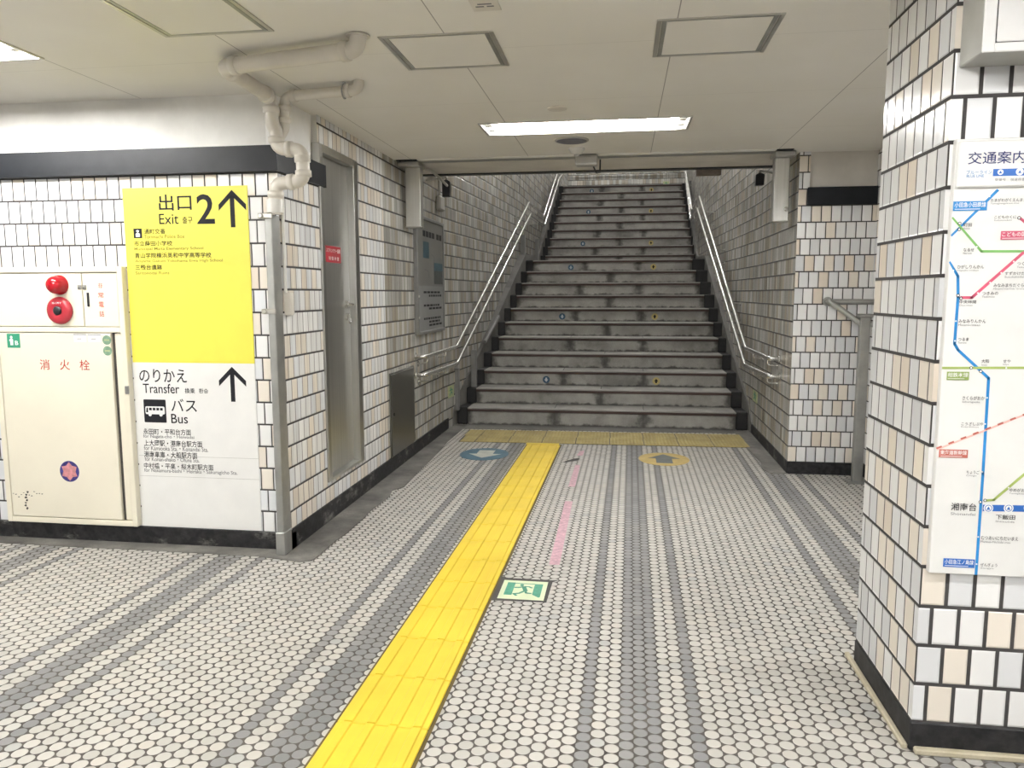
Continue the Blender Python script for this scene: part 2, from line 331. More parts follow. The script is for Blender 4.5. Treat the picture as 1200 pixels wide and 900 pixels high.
# ------------------------------------------------------------------ mesh helpers
class MB:
    def __init__(s): s.v = []; s.f = []; s.sm = []; s.uvs = {}
    def quad(s, pts, uv=None, smooth=False):
        i = len(s.v); s.v += [tuple(p) for p in pts]; s.f.append(tuple(range(i, i + len(pts)))); s.sm.append(smooth)
        if uv: s.uvs[len(s.f) - 1] = uv
        return s
    def raw(s, verts, faces, smooth=False):
        i = len(s.v); s.v += [tuple(p) for p in verts]
        for f in faces: s.f.append(tuple(i + k for k in f)); s.sm.append(smooth)
        return s
    def box(s, x0, x1, y0, y1, z0, z1, bev=0.0):
        if x0 > x1: x0, x1 = x1, x0
        if y0 > y1: y0, y1 = y1, y0
        if z0 > z1: z0, z1 = z1, z0
        b = min(bev, (x1 - x0) * 0.45, (y1 - y0) * 0.45, (z1 - z0) * 0.45)
        if b <= 0:
            v = [(x, y, z) for z in (z0, z1) for y in (y0, y1) for x in (x0, x1)]
            return s.raw(v, [(0, 2, 3, 1), (4, 5, 7, 6), (0, 1, 5, 4), (2, 6, 7, 3), (0, 4, 6, 2), (1, 3, 7, 5)])
        V = []; idx = {}
        X, Y, Z = (x0, x1), (y0, y1), (z0, z1); sg = (1, -1)
        for i in (0, 1):
            for j in (0, 1):
                for k in (0, 1):
                    cx, cy, cz = X[i], Y[j], Z[k]; bx, by, bz = b * sg[i], b * sg[j], b * sg[k]
                    for a, p in (('x', (cx, cy + by, cz + bz)), ('y', (cx + bx, cy, cz + bz)), ('z', (cx + bx, cy + by, cz))):
                        idx[i, j, k, a] = len(V); V.append(p)
        Fc = []
        for i in (0, 1):
            q = [idx[i, 0, 0, 'x'], idx[i, 1, 0, 'x'], idx[i, 1, 1, 'x'], idx[i, 0, 1, 'x']]; Fc.append(tuple(q if i else q[::-1]))
            q = [idx[0, i, 0, 'y'], idx[0, i, 1, 'y'], idx[1, i, 1, 'y'], idx[1, i, 0, 'y']]; Fc.append(tuple(q if i else q[::-1]))
            q = [idx[0, 0, i, 'z'], idx[1, 0, i, 'z'], idx[1, 1, i, 'z'], idx[0, 1, i, 'z']]; Fc.append(tuple(q if i else q[::-1]))
        def fix(q):
            c = Vector(((x0 + x1) / 2, (y0 + y1) / 2, (z0 + z1) / 2)); P = [Vector(V[t]) for t in q]
            n = (P[1] - P[0]).cross(P[2] - P[0]); m = sum(P, Vector()) / len(P) - c
            return tuple(q if n.dot(m) > 0 else q[::-1])
        for i in (0, 1):
            for j in (0, 1):
                Fc.append(fix([idx[0, i, j, 'y'], idx[1, i, j, 'y'], idx[1, i, j, 'z'], idx[0, i, j, 'z']]))
                Fc.append(fix([idx[i, 0, j, 'x'], idx[i, 1, j, 'x'], idx[i, 1, j, 'z'], idx[i, 0, j, 'z']]))
                Fc.append(fix([idx[i, j, 0, 'x'], idx[i, j, 1, 'x'], idx[i, j, 1, 'y'], idx[i, j, 0, 'y']]))
                for k in (0, 1): Fc.append(fix([idx[i, j, k, 'x'], idx[i, j, k, 'y'], idx[i, j, k, 'z']]))
        return s.raw(V, Fc)
    def prism(s, poly, to3, d0, d1):
        """poly: ccw 2d outline, to3(a, b, d) -> point; closed solid between depths d0 and d1 (d1 = front)"""
        n = len(poly); V = [to3(a, b, d0) for a, b in poly] + [to3(a, b, d1) for a, b in poly]
        Fc = [tuple(range(n - 1, -1, -1)), tuple(range(n, 2 * n))] + [(i, (i + 1) % n, n + (i + 1) % n, n + i) for i in range(n)]
        return s.raw(V, Fc)
    def tube(s, path, r, seg=16, caps=True):
        P = [Vector(p) for p in path]; n = len(P); rings = []; up = None
        for i in range(n):
            t = (P[min(i + 1, n - 1)] - P[max(i - 1, 0)]).normalized()
            if up is None:
                up = Vector((0, 0, 1)) if abs(t.z) < 0.9 else Vector((1, 0, 0))
            a = (up - t * up.dot(t)).normalized(); b = t.cross(a); up = a
            rr = r[i] if isinstance(r, (list, tuple)) else r
            rings.append([P[i] + (a * math.cos(2 * math.pi * k / seg) + b * math.sin(2 * math.pi * k / seg)) * rr for k in range(seg)])
        V = [p for g in rings for p in g]
        Fc = [(i * seg + k, i * seg + (k + 1) % seg, (i + 1) * seg + (k + 1) % seg, (i + 1) * seg + k) for i in range(n - 1) for k in range(seg)]
        s.raw(V, Fc, True)
        if caps:
            s.raw(rings[0], [tuple(range(seg - 1, -1, -1))]); s.raw(rings[-1], [tuple(range(seg))])
        return s
    def lathe(s, prof, c, ax, seg=28):
        """prof: (radius, height along ax) list"""
        ax = Vector(ax).normalized(); a = ax.orthogonal().normalized(); b = ax.cross(a); c = Vector(c)
        V = []; n = len(prof)
        for r, h in prof:
            for k in range(seg):
                t = 2 * math.pi * k / seg; V.append(c + ax * h + (a * math.cos(t) + b * math.sin(t)) * r)
        Fc = [(i * seg + k, i * seg + (k + 1) % seg, (i + 1) * seg + (k + 1) % seg, (i + 1) * seg + k) for i in range(n - 1) for k in range(seg)]
        s.raw(V, Fc, True)
        if prof[-1][0] > 1e-5: s.raw(V[-seg:], [tuple(range(seg))])
        if prof[0][0] > 1e-5: s.raw(V[:seg], [tuple(range(seg - 1, -1, -1))])
        return s
    def disc(s, c, ax, r, th, seg=32): return s.lathe([(r, 0), (r, th)], c, ax, seg)

def arc(pts, rad, steps=7):
    """polyline with rounded corners"""
    P = [Vector(p) for p in pts]; out = [P[0]]
    for i in range(1, len(P) - 1):
        a = (P[i - 1] - P[i]); b = (P[i + 1] - P[i]); la, lb = a.length, b.length; a.normalize(); b.normalize()
        ang = a.angle(b)
        if ang > 3.1: out.append(P[i]); continue
        d = min(rad / math.tan(ang / 2), la * 0.49, lb * 0.49)
        p0, p1 = P[i] + a * d, P[i] + b * d
        for k in range(steps + 1):
            t = k / steps; out.append(p0 * (1 - t) ** 2 + P[i] * 2 * t * (1 - t) + p1 * t ** 2)
    out.append(P[-1]); return out

WL = {}
def obj(name, mb, mat, parent=None, label=None, cat=None, group=None, kind=None, origin=None):
    vs = [Vector(v) for v in mb.v]
    if origin is not None: o3 = Vector(origin)
    elif parent is not None:
        lo = [min(v[i] for v in vs) for i in range(3)]; hi = [max(v[i] for v in vs) for i in range(3)]
        o3 = Vector([(lo[i] + hi[i]) / 2 for i in range(3)])
    else:
        lo = [min(v[i] for v in vs) for i in range(3)]; hi = [max(v[i] for v in vs) for i in range(3)]
        o3 = Vector(((lo[0] + hi[0]) / 2, (lo[1] + hi[1]) / 2, lo[2]))
    me = bpy.data.meshes.new(name)
    me.from_pydata([tuple(v - o3) for v in vs], [], mb.f)
    me.materials.append(mat)
    uvl = me.uv_layers.new(name='UVMap').data
    for p in me.polygons:
        p.use_smooth = mb.sm[p.index]
        if p.index in mb.uvs:
            for li, c in zip(p.loop_indices, mb.uvs[p.index]): uvl[li].uv = c
        else:
            n = p.normal; ax = max(range(3), key=lambda i: abs(n[i])); i, j = ((1, 2), (0, 2), (0, 1))[ax]
            for li in p.loop_indices:
                co = vs[me.loops[li].vertex_index]; uvl[li].uv = (co[i], co[j])
    o = bpy.data.objects.new(name, me); COL.objects.link(o)
    if parent is not None:
        o.parent = parent; o.location = o3 - WL[parent.name]
    else: o.location = o3
    WL[o.name] = o3
    tag(o, label, cat, group, kind)
    return o
def tag(o, label=None, cat=None, group=None, kind=None):
    for k, v in (('label', label), ('category', cat), ('group', group), ('kind', kind)):
        if v: o[k] = v
def root(name, loc, label=None, cat=None, group=None, kind=None):
    o = bpy.data.objects.new(name, None); COL.objects.link(o); o.location = loc; o.empty_display_size = 0.05
    WL[o.name] = Vector(loc); tag(o, label, cat, group, kind); return o
def struct(name, mb, mat, parent=None, label=None): return obj(name, mb, mat, parent, label=label, kind=None if parent else 'structure')

# plane mappings (a, b, d): a to the viewer's right, b up (or away), d out of the surface
def on_front(y): return lambda a, b, d: (a, y - d, b)          # faces -y
def on_left(x): return lambda a, b, d: (x + d, a, b)           # faces +x
def on_right(x): return lambda a, b, d: (x - d, a, b)          # faces -x
def on_floor(z): return lambda a, b, d: (a, b, z + d)
def circle(cx, cy, r, n=32, ry=None): return [(cx + r * math.cos(2 * math.pi * k / n), cy + (ry or r) * math.sin(2 * math.pi * k / n)) for k in range(n)]
def rect(x0, x1, y0, y1): return [(x0, y0), (x1, y0), (x1, y1), (x0, y1)]
def rrect(x0, x1, y0, y1, r, n=4):
    o = []
    for cx, cy, a0 in ((x1 - r, y0 + r, -90), (x1 - r, y1 - r, 0), (x0 + r, y1 - r, 90), (x0 + r, y0 + r, 180)):
        for k in range(n + 1):
            a = math.radians(a0 + 90 * k / n); o.append((cx + r * math.cos(a), cy + r * math.sin(a)))
    return o
def stroke(pts, w):
    """2d polyline to a list of quads/joints outlines"""
    out = []
    for (x0, y0), (x1, y1) in zip(pts, pts[1:]):
        d = math.hypot(x1 - x0, y1 - y0); nx, ny = -(y1 - y0) / d * w / 2, (x1 - x0) / d * w / 2
        out.append([(x0 - nx, y0 - ny), (x1 - nx, y1 - ny), (x1 + nx, y1 + ny), (x0 + nx, y0 + ny)])
    for x, y in pts[1:-1]: out.append(circle(x, y, w / 2, 14))
    return out

_txt = {}
def text_mesh(s, bold=0.0):
    key = (s, bold)
    if key in _txt: return _txt[key]
    cu = bpy.data.curves.new('t', 'FONT'); cu.body = s; cu.resolution_u = 3; cu.size = 1.0; cu.offset = bold
    ob = bpy.data.objects.new('t', cu); COL.objects.link(ob)
    dg = bpy.context.evaluated_depsgraph_get(); ev = ob.evaluated_get(dg); me = ev.to_mesh()
    V = [(v.co.x, v.co.y) for v in me.vertices]; Fc = [tuple(p.vertices) for p in me.polygons]
    ev.to_mesh_clear(); bpy.data.objects.remove(ob); bpy.data.curves.remove(cu)
    _txt[key] = (V, Fc); return V, Fc
def add_text(mb, s, x0, x1, y0, y1, to3, d, bold=0.0, flip=False):
    V, Fc = text_mesh(s, bold)
    if not V: return
    ax, bx = min(v[0] for v in V), max(v[0] for v in V); ay, by_ = min(v[1] for v in V), max(v[1] for v in V)
    sx = (x1 - x0) / max(bx - ax, 1e-6); sy = (y1 - y0) / max(by_ - ay, 1e-6)
    pts = [to3(x0 + (a - ax) * sx, y0 + (b - ay) * sy, d) for a, b in V]
    mb.raw(pts, Fc)

# ------------------------------------------------------------------ lettering tables (text, (left, right, bottom, top)) in metres
SIGN_TEXT = [
    ('出口', (-2.369, -2.188, 1.779, 1.861)),
    ('Exit', (-2.372, -2.264, 1.711, 1.764)),
    ('출구', (-2.243, -2.187, 1.713, 1.747)),
    ('2', (-2.161, -2.064, 1.709, 1.858)),
    ('通町交番', (-2.46, -2.341, 1.662, 1.689)),
    ('Torimachi Police Box', (-2.462, -2.235, 1.639, 1.658)),
    ('市立蒔田小学校', (-2.521, -2.306, 1.601, 1.627)),
    ('Municipal Maita Elementary School', (-2.521, -2.135, 1.576, 1.595)),
    ('青山学院横浜英和中学高等学校', (-2.52, -2.093, 1.539, 1.566)),
    ('Aoyama Gakuin Yokohama Eiwa High School', (-2.52, -2.032, 1.514, 1.532)),
    ('三殿台遺跡', (-2.521, -2.37, 1.479, 1.505)),
    ('Santonodai Ruins', (-2.522, -2.331, 1.455, 1.471)),
]
SIGN_TEXT_LOW = [
    ('のりかえ', (-2.537, -2.266, 0.889, 0.959)),
    ('Transfer', (-2.52, -2.311, 0.83, 0.881)),
    ('換乗', (-2.28, -2.223, 0.832, 0.86)),
    ('환승', (-2.201, -2.148, 0.834, 0.859)),
    ('バス', (-2.363, -2.217, 0.734, 0.802)),
    ('Bus', (-2.367, -2.272, 0.67, 0.721)),
    ('永田町・平和台方面', (-2.533, -2.258, 0.606, 0.639)),
    ('for Nagata-cho・Heiwadai', (-2.535, -2.241, 0.583, 0.606)),
    ('上大岡駅・港南台駅方面', (-2.533, -2.197, 0.543, 0.577)),
    ('for Kamiooka Sta.・Konandai Sta.', (-2.535, -2.165, 0.52, 0.544)),
    ('港南車庫・大船駅方面', (-2.537, -2.229, 0.48, 0.515)),
    ('for Konan-shako・Ofuna Sta.', (-2.534, -2.218, 0.461, 0.483)),
    ('中村橋・平楽・桜木町駅方面', (-2.541, -2.14, 0.419, 0.452)),
    ('for Nakamura-bashi・Heiraku・Sakuragicho Sta.', (-2.541, -2.005, 0.395, 0.421)),
]
MAP_LINES = [
    ('blue', [(0.866, 1.503), (0.988, 1.623)], 0.0075),
    ('green', [(0.864, 1.552), (0.957, 1.461), (1.147, 1.459)], 0.0065),
    ('blue', [(0.864, 1.434), (0.902, 1.395), (0.906, 1.339), (0.905, 1.211), (0.915, 1.194), (0.998, 1.117), (1.001, 0.852), (1.002, 0.557)], 0.0075),
    ('red', [(0.912, 1.337), (0.941, 1.337), (1.063, 1.458)], 0.0075),
    ('red', [(1.043, 1.551), (1.084, 1.515)], 0.0065),
    ('olive', [(0.866, 1.144), (1.171, 1.148)], 0.0065),
    ('pink', [(0.869, 0.915), (1.177, 1.056)], 0.005),
    ('olive', [(1.011, 0.773), (1.034, 0.776), (1.187, 0.934)], 0.0065),
    ('navy', [(1.007, 0.752), (1.211, 0.756)], 0.018),
]
MAP_TAGS = [
    ('小田急小田原線', (0.878, 0.963, 1.569, 1.594)),
    ('こどもの国線', (1.002, 1.08, 1.491, 1.514)),
    ('相鉄本線', (0.89, 0.947, 1.111, 1.134)),
    ('東海道新幹線', (0.883, 0.958, 0.893, 0.916)),
    ('小田急江ノ島線', (0.913, 0.996, 0.577, 0.602)),
]
MAP_TEXT = [
    ('たまがわがくえんまえ', 'Tamagawagakuen-mae', (0.971, 1.059, 1.591, 1.6)),
    ('町田', 'Machida', (0.907, 0.928, 1.527, 1.536)),
    ('こどものくに', 'Kodomonokuni', (0.983, 1.037, 1.547, 1.555)),
    ('なるせ', 'Naruse', (0.911, 0.938, 1.461, 1.47)),
    ('ひがしりんかん', 'Higashi-rinkan', (0.899, 0.966, 1.415, 1.425)),
    ('つくしの', 'Tsukushino', (1.048, 1.087, 1.423, 1.432)),
    ('すずかけだい', 'Suzukakedai', (1.019, 1.079, 1.397, 1.406)),
    ('みなみまちだぐらんべりーぱーく', 'Minami-machida Grandberry Park', (0.993, 1.135, 1.365, 1.375)),
    ('つきみの', 'Tsukimino', (0.966, 1.006, 1.344, 1.353)),
    ('中央林間', 'Chuo-rinkan', (0.91, 0.952, 1.321, 1.33)),
    ('みなみりんかん', 'Minami-rinkan', (0.911, 0.98, 1.268, 1.278)),
    ('つるま', 'Tsuruma', (0.913, 0.94, 1.219, 1.228)),
    ('大和', 'Yamato', (0.976, 0.995, 1.159, 1.169)),
    ('せや', 'Seya', (1.031, 1.05, 1.16, 1.169)),
    ('さくらがおか', 'Sakuragaoka', (0.934, 0.991, 1.056, 1.067)),
    ('こうざしぶや', 'Koza-Shibuya', (0.936, 0.992, 0.985, 0.994)),
    ('ちょうご', 'Chogo', (0.958, 0.991, 0.848, 0.858)),
    ('ゆめがおか', 'Yumegaoka', (1.072, 1.121, 0.801, 0.811)),
    ('湘南台', 'Shonandai', (0.924, 0.99, 0.742, 0.764)),
    ('下飯田', 'Shimoiida', (1.042, 1.092, 0.721, 0.735)),
    ('むつあいにちだいまえ', 'Mutsuai-Nichidai-mae', (1.008, 1.104, 0.661, 0.672)),
    ('ぜんぎょう', 'Zengyo', (1.011, 1.055, 0.583, 0.593)),
]
HEADER_TEXT = [
    ('交通案内', (0.904, 1.044, 1.689, 1.721)),
    ('ブルーライン', (0.902, 0.965, 1.663, 1.674)),
    ('BLUE LINE', (0.903, 0.946, 1.655, 1.662)),
    ('駅番号', (0.974, 1.0, 1.644, 1.651)),
    ('快速停車駅', (1.012, 1.056, 1.643, 1.651)),
]
SIGN_ARROWS= [(-2.041, -1.892, 1.69, 1.877), (-2.085, -1.934, 0.792, 0.977)]
POLICE_ICON= (-2.52, -2.473, 1.642, 1.691) ; BUS_ICON= (-2.522, -2.394, 0.672, 0.796)
MAP_DOTS= [(0.967, 1.606), (0.944, 1.473), (0.889, 1.41), (1.039, 1.433), (1.01, 1.403), (0.984, 1.377), (0.955, 1.349), (0.904, 1.273), (0.905, 1.219), (1.04, 1.146), (0.997, 1.063), (0.997, 0.99), (0.998, 0.855), (1.069, 0.812), (1.0, 0.668), (1.001, 0.589)]
MAP_RINGS= [(0.897, 1.536), (0.897, 1.52), (0.905, 1.343), (0.913, 1.335), (1.044, 1.548), (0.951, 1.145), (0.976, 1.136), (0.999, 0.769), (1.011, 0.774)]
NAVY_DOTS= [(1.021, 0.752), (1.073, 0.754), (1.124, 0.757)]

# ================================================================== SETTING
XL = -1.72; YS = 3.69; YB = 5.835       # left side wall, sign wall, right block wall
mb = MB(); mb.quad([(-6, -4, 0), (6, -4, 0), (6, 7.75, 0), (-6, 7.75, 0)]); struct('floor', mb, M_FLOOR)

# ceiling of the corridor with openings for the recessed lamps
xs = sorted({-6.0, 6.0} | {v for l in LAMPS for v in l[:2]}); ys = sorted({-4.0, 5.695} | {v for l in LAMPS for v in l[2:]})
mb = MB()
for i in range(len(xs) - 1):
    for j in range(len(ys) - 1):
        cx, cy = (xs[i] + xs[i + 1]) / 2, (ys[j] + ys[j + 1]) / 2
        if any(l[0] < cx < l[1] and l[2] < cy < l[3] for l in LAMPS): continue
        mb.quad([(xs[i], ys[j], H), (xs[i], ys[j + 1], H), (xs[i + 1], ys[j + 1], H), (xs[i + 1], ys[j], H)])
mb.quad([(1.18, 5.695, H), (1.18, 5.88, H), (6, 5.88, H), (6, 5.695, H)])
struct('ceiling', mb, M_CEIL)

def wall_strip(mb, pts, z0, z1, u0=0.0):
    u = u0
    for (xa, ya), (xb, yb) in zip(pts, pts[1:]):
        L = math.hypot(xb - xa, yb - ya)
        mb.quad([(xa, ya, z0), (xb, yb, z0), (xb, yb, z1), (xa, ya, z1)], [(u, z0), (u + L, z0), (u + L, z1), (u, z1)]); u += L
    return u

# sign wall (faces the camera), left
mb = MB(); mb.quad([(-6, YS, 0), (XL, YS, 0), (XL, YS, 2.02), (-6, YS, 2.02)]); struct('wall_front_left', mb, T_SIGN)
mb = MB(); mb.quad([(-6, 3.745, 2.02), (-1.80, 3.745, 2.02), (-1.80, 3.745, H), (-6, 3.745, H)])
mb.quad([(-1.80, 3.745, 2.02), (-1.755, 3.70, 2.02), (-1.755, 3.70, H), (-1.80, 3.745, H)])
mb.quad([(-1.755, 3.70, 2.02), (-1.755, 4.222, 2.02), (-1.755, 4.222, H), (-1.755, 3.70, H)])
mb.quad([(-1.755, 4.222, 2.02), (XL, 4.222, 2.02), (XL, 4.222, H), (-1.755, 4.222, H)])
struct('wall_bulkhead_left', mb, M_BULK)
mb = MB()
mb.prism([(-6, 3.652), (-1.700, 3.652), (-1.700, 4.283), (-1.762, 4.283), (-1.762, 3.75), (-6, 3.75)], on_floor(0), 1.960, 2.085)
struct('trim_1', mb, M_BAND)

# side wall with the steel door, then on up beside the stairs
DY0, DY1, DZ0, DZ1 = 4.213, 4.842, 0.236, 2.203
LW = [(XL, 4.222 + 2.1), (XL, 7.2), (-1.60, 9.1), (-1.485, 10.95), (-1.455, 12.6), (-1.375, 15.6), (-1.28, 18.0)]
RW = [(1.247, YB), (1.262, 7.6), (1.185, 10.95), (1.205, 12.9), (1.285, 15.5), (1.37, 18.0)]
mb = MB()
mb.quad([(XL, YS, 0), (XL, DY0, 0), (XL, DY0, 2.02), (XL, YS, 2.02)])
mb.quad([(XL, DY0, 0), (XL, DY1, 0), (XL, DY1, DZ0), (XL, DY0, DZ0)])
mb.quad([(XL, DY0, DZ1), (XL, DY1, DZ1), (XL, DY1, H), (XL, DY0, H)])
mb.quad([(XL, DY1, 0), (XL, 5.40, 0), (XL, 5.40, H), (XL, DY1, H)])
struct('wall_left', mb, T_DOOR)
mb = MB(); mb.quad([(XL, 5.40, 0), (XL, 6.322, 0), (XL, 6.322, 6.6), (XL, 5.40, 6.6)]); wall_strip(mb, LW, 0, 6.6, 6.322)
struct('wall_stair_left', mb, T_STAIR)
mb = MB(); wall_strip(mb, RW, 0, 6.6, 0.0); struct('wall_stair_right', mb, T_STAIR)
mb = MB(); mb.quad([(-1.45, 18, 3.3), (1.5, 18, 3.3), (1.5, 18, 6.6), (-1.45, 18, 6.6)]); struct('wall_stair_end', mb, T_STAIR)
# block wall right of the stairs
mb = MB(); mb.quad([(1.247, YB, 0), (1.785, YB, 0), (1.785, YB, 1.99), (1.247, YB, 1.99)])
mb.quad([(1.247, YB, 1.99), (1.322, YB, 1.99), (1.322, YB, H), (1.247, YB, H)])
struct('wall_front_right', mb, T_BLOCK)
mb = MB(); mb.quad([(1.322, YB + .02, 1.99), (1.79, YB + .02, 1.99), (1.79, YB + .02, H), (1.322, YB + .02, H)])
mb.quad([(1.322, YB, 1.99), (1.322, YB + .02, 1.99), (1.322, YB + .02, H), (1.322, YB, H)]); struct('wall_bulkhead_right', mb, M_BULKR)
mb = MB(); mb.box(1.308, 1.785, YB - .022, YB + .019, 1.978, 2.104, .003); struct('trim_2', mb, M_BAND)
mb = MB(); mb.quad([(1.785, YB + .02, 0), (1.785, 3.9, 0), (1.785, 3.9, H), (1.785, YB + .02, H)]); mb.quad([(1.785, 3.9, 0), (6, 3.9, 0), (6, 3.9, H), (1.785, 3.9, H)])
struct('wall_right', mb, T_BLOCK)
mb = MB(); mb.quad([(-6, -4, 0), (-6, YS, 0), (-6, YS, H), (-6, -4, H)]); mb.quad([(6, -4, 0), (6, 3.9, 0), (6, 3.9, H), (6, -4, H)]); mb.quad([(-6, -4, 0), (6, -4, 0), (6, -4, H), (-6, -4, H)])
struct('wall_rear', mb, T_BLOCK)
mb = MB()
mb.box(-6, XL + .010, YS - .012, YS + .05, 0, 0.098, .003); struct('baseboard_front_left', mb, M_BASE)
mb = MB(); mb.prism([(XL - .05, YS + .05), (XL + .010, YS - .012), (XL + .010, 7.55), (XL - .05, 7.55)], on_floor(0), 0, 0.115); struct('baseboard_left', mb, M_BASE)
mb = MB(); mb.box(1.240, 1.785, YB - .008, YB + .05, 0, 0.091, .003); struct('baseboard_front_right', mb, M_BASECLEAN)
mb = MB(); mb.prism([(1.240, YB - .008), (1.30, YB + .05), (1.30, 7.6), (1.252, 7.6)], on_floor(0), 0, 0.095); struct('baseboard_stair_right', mb, M_BASE)
mb = MB(); mb.box(1.775, 1.83, 3.9, YB - .008, 0, 0.091, .003); struct('baseboard_right', mb, M_BASECLEAN)

# stained concrete ledges where the mosaic stops
rnd = random.Random(4)
mb = MB()
out = [(-6, 3.575)] + [(x / 10, 3.578 + rnd.uniform(-.006, .006)) for x in range(-56, -20, 3)] + [(-1.86, 3.572), (-1.72, 3.545), (-1.60, 3.52), (-1.545, 3.545), (-1.540, 3.62)]
out += [(-1.535 + rnd.uniform(-.008, .008), 3.7 + .1 * k) for k in range(0, 12)] + [(-1.555, 4.95), (-1.50, 5.05), (-1.515, 5.4), (-1.53, 5.9), (-1.55, 6.4), (-1.57, 6.7), (-1.57, 7.62), (-1.73, 7.62), (-1.73, 3.70), (-6, 3.70)]
mb.prism(out, on_floor(0), -.02, .006); struct('trim_3', mb, M_LEDGE)
mb = MB(); mb.prism([(1.10, 6.70), (1.12, 6.2), (1.085, 5.95), (1.12, 5.815), (1.247, 5.815), (1.27, 7.62), (1.10, 7.62)], on_floor(0), -.02, .006); struct('trim_4', mb, M_LEDGE)
mb = MB(); mb.prism([(-1.57, 7.385), (1.10, 7.47), (1.10, 7.66), (-1.57, 7.66)], on_floor(0), -.02, .004); struct('trim_5', mb, M_STRINGER)

# lintel: aluminium trim, shutter slot, soffit, and the shaft above the stairs
mb = MB(); mb.box(-1.545, 1.060, 5.690, 5.745, H - .005, H + .03, .002); struct('trim_6', mb, M_BULK)
mb = MB(); mb.quad([(-1.72, 5.745, H + .11), (1.25, 5.745, H + .11), (1.25, 5.90, H + .11), (-1.72, 5.90, H + .11)])
mb.quad([(-1.72, 5.745, H), (1.25, 5.745, H), (1.25, 5.745, H + .11), (-1.72, 5.745, H + .11)]); mb.quad([(-1.72, 5.90, H), (1.25, 5.90, H), (1.25, 5.90, H + .11), (-1.72, 5.90, H + .11)])
struct('shutter_slot', mb, M_DARKPLASTIC)
mb = MB(); mb.box(-1.66, 1.20, 5.765, 5.862, H - .002, H + .06, .004); struct('shutter_bottom_bar', mb, M_GALV)
mb = MB(); mb.box(-1.72, 1.26, 5.880, 6.405, H, H + .12); struct('wall_soffit', mb, M_BULKR)
mb = MB(); mb.box(-1.72, 1.26, 6.405, 6.47, H - .012, H + .12, .004); struct('trim_7', mb, M_DARKPLASTIC)
mb = MB(); mb.quad([(-1.72, 6.44, H + .1), (1.27, 6.44, H + .1), (1.27, 6.44, 3.7), (-1.72, 6.44, 3.7)])
mb.quad([(-1.73, 6.44, 3.7), (1.28, 6.44, 3.7), (1.28, 13.5, 6.3), (-1.73, 13.5, 6.3)]); mb.quad([(-1.73, 13.5, 6.3), (1.6, 13.5, 6.3), (1.6, 18, 6.3), (-1.73, 18, 6.3)])
struct('ceiling_stair', mb, M_CEIL)

# pillar, right
PX0, PX1, PY0, PY1 = 0.865, 1.47, 2.258, 2.800
mb = MB(); mb.quad([(PX0, PY0, 0), (PX1, PY0, 0), (PX1, PY0, H), (PX0, PY0, H)]); pil = struct('wall_pillar', mb, T_PILLAR)
mb = MB(); mb.quad([(PX0, PY0, 0), (PX0, PY1, 0), (PX0, PY1, H), (PX0, PY0, H)]); mb.quad([(PX1, PY0, 0), (PX1, PY1, 0), (PX1, PY1, H), (PX1, PY0, H)]); mb.quad([(PX0, PY1, 0), (PX1, PY1, 0), (PX1, PY1, H), (PX0, PY1, H)])
struct('wall_pillar_sides', mb, T_PILSIDE)
mb = MB(); mb.box(PX0 - .004, PX1 + .004, PY0 - .004, PY1 + .004, 0, 0.091, .004); struct('baseboard_pillar', mb, M_BASECLEAN)
mb = MB(); mb.box(PX0 - .022, PX0 - .004, PY0 + .003, PY1 + .055, 0, 0.017, .004); struct('trim_8', mb, M_WOOD)
mb = MB(); mb.box(PX0 + .006, PX1, PY0 - .026, PY0 - .004, 0, 0.019, .004); struct('trim_9', mb, M_WOOD)

# ------------------------------------------------------------------ staircase
ZN = [0.01 + 0.165 * (i + 1) for i in range(11)]; YN = [7.66 + 0.33 * i for i in range(11)]
ZU = [ZN[10] + 0.165 * (i + 1) for i in range(10)]; YU = [12.95 + 0.28 * i for i in range(10)]
def lerp(t, pts):
    for (a, x), (b, y) in zip(pts, pts[1:]):
        if t <= b: return x + (y - x) * max(0, (t - a)) / (b - a)
    return pts[-1][1]
LIGHT_L = [(7.6, -1.585), (9.0, -1.46), (10.6, -1.33), (10.96, -1.28), (12.95, -1.30), (15.5, -1.20), (18, -1.2)]
LIGHT_R = [(7.6, 1.135), (9.0, 1.10), (9.6, 1.06), (10.6, 0.985), (10.96, 0.96), (12.95, 1.16), (15.5, 1.12), (18, 1.12)]
BLACK_L = [(7.6, -1.695), (9.0, -1.55), (10.96, -1.385), (12.95, -1.385), (15.5, -1.285), (18, -1.285)]
BLACK_R = [(7.6, 1.248), (9.0, 1.19), (10.96, 1.125), (12.95, 1.18), (15.5, 1.18), (18, 1.18)]
stairs = root('staircase', (-.2, 7.66, 0), kind='structure')
steps = [(YN[i], ZN[i], YN[i + 1] if i < 10 else YU[0]) for i in range(11)] + [(YU[i], ZU[i], YU[i + 1] if i < 9 else 18.0) for i in range(10)]
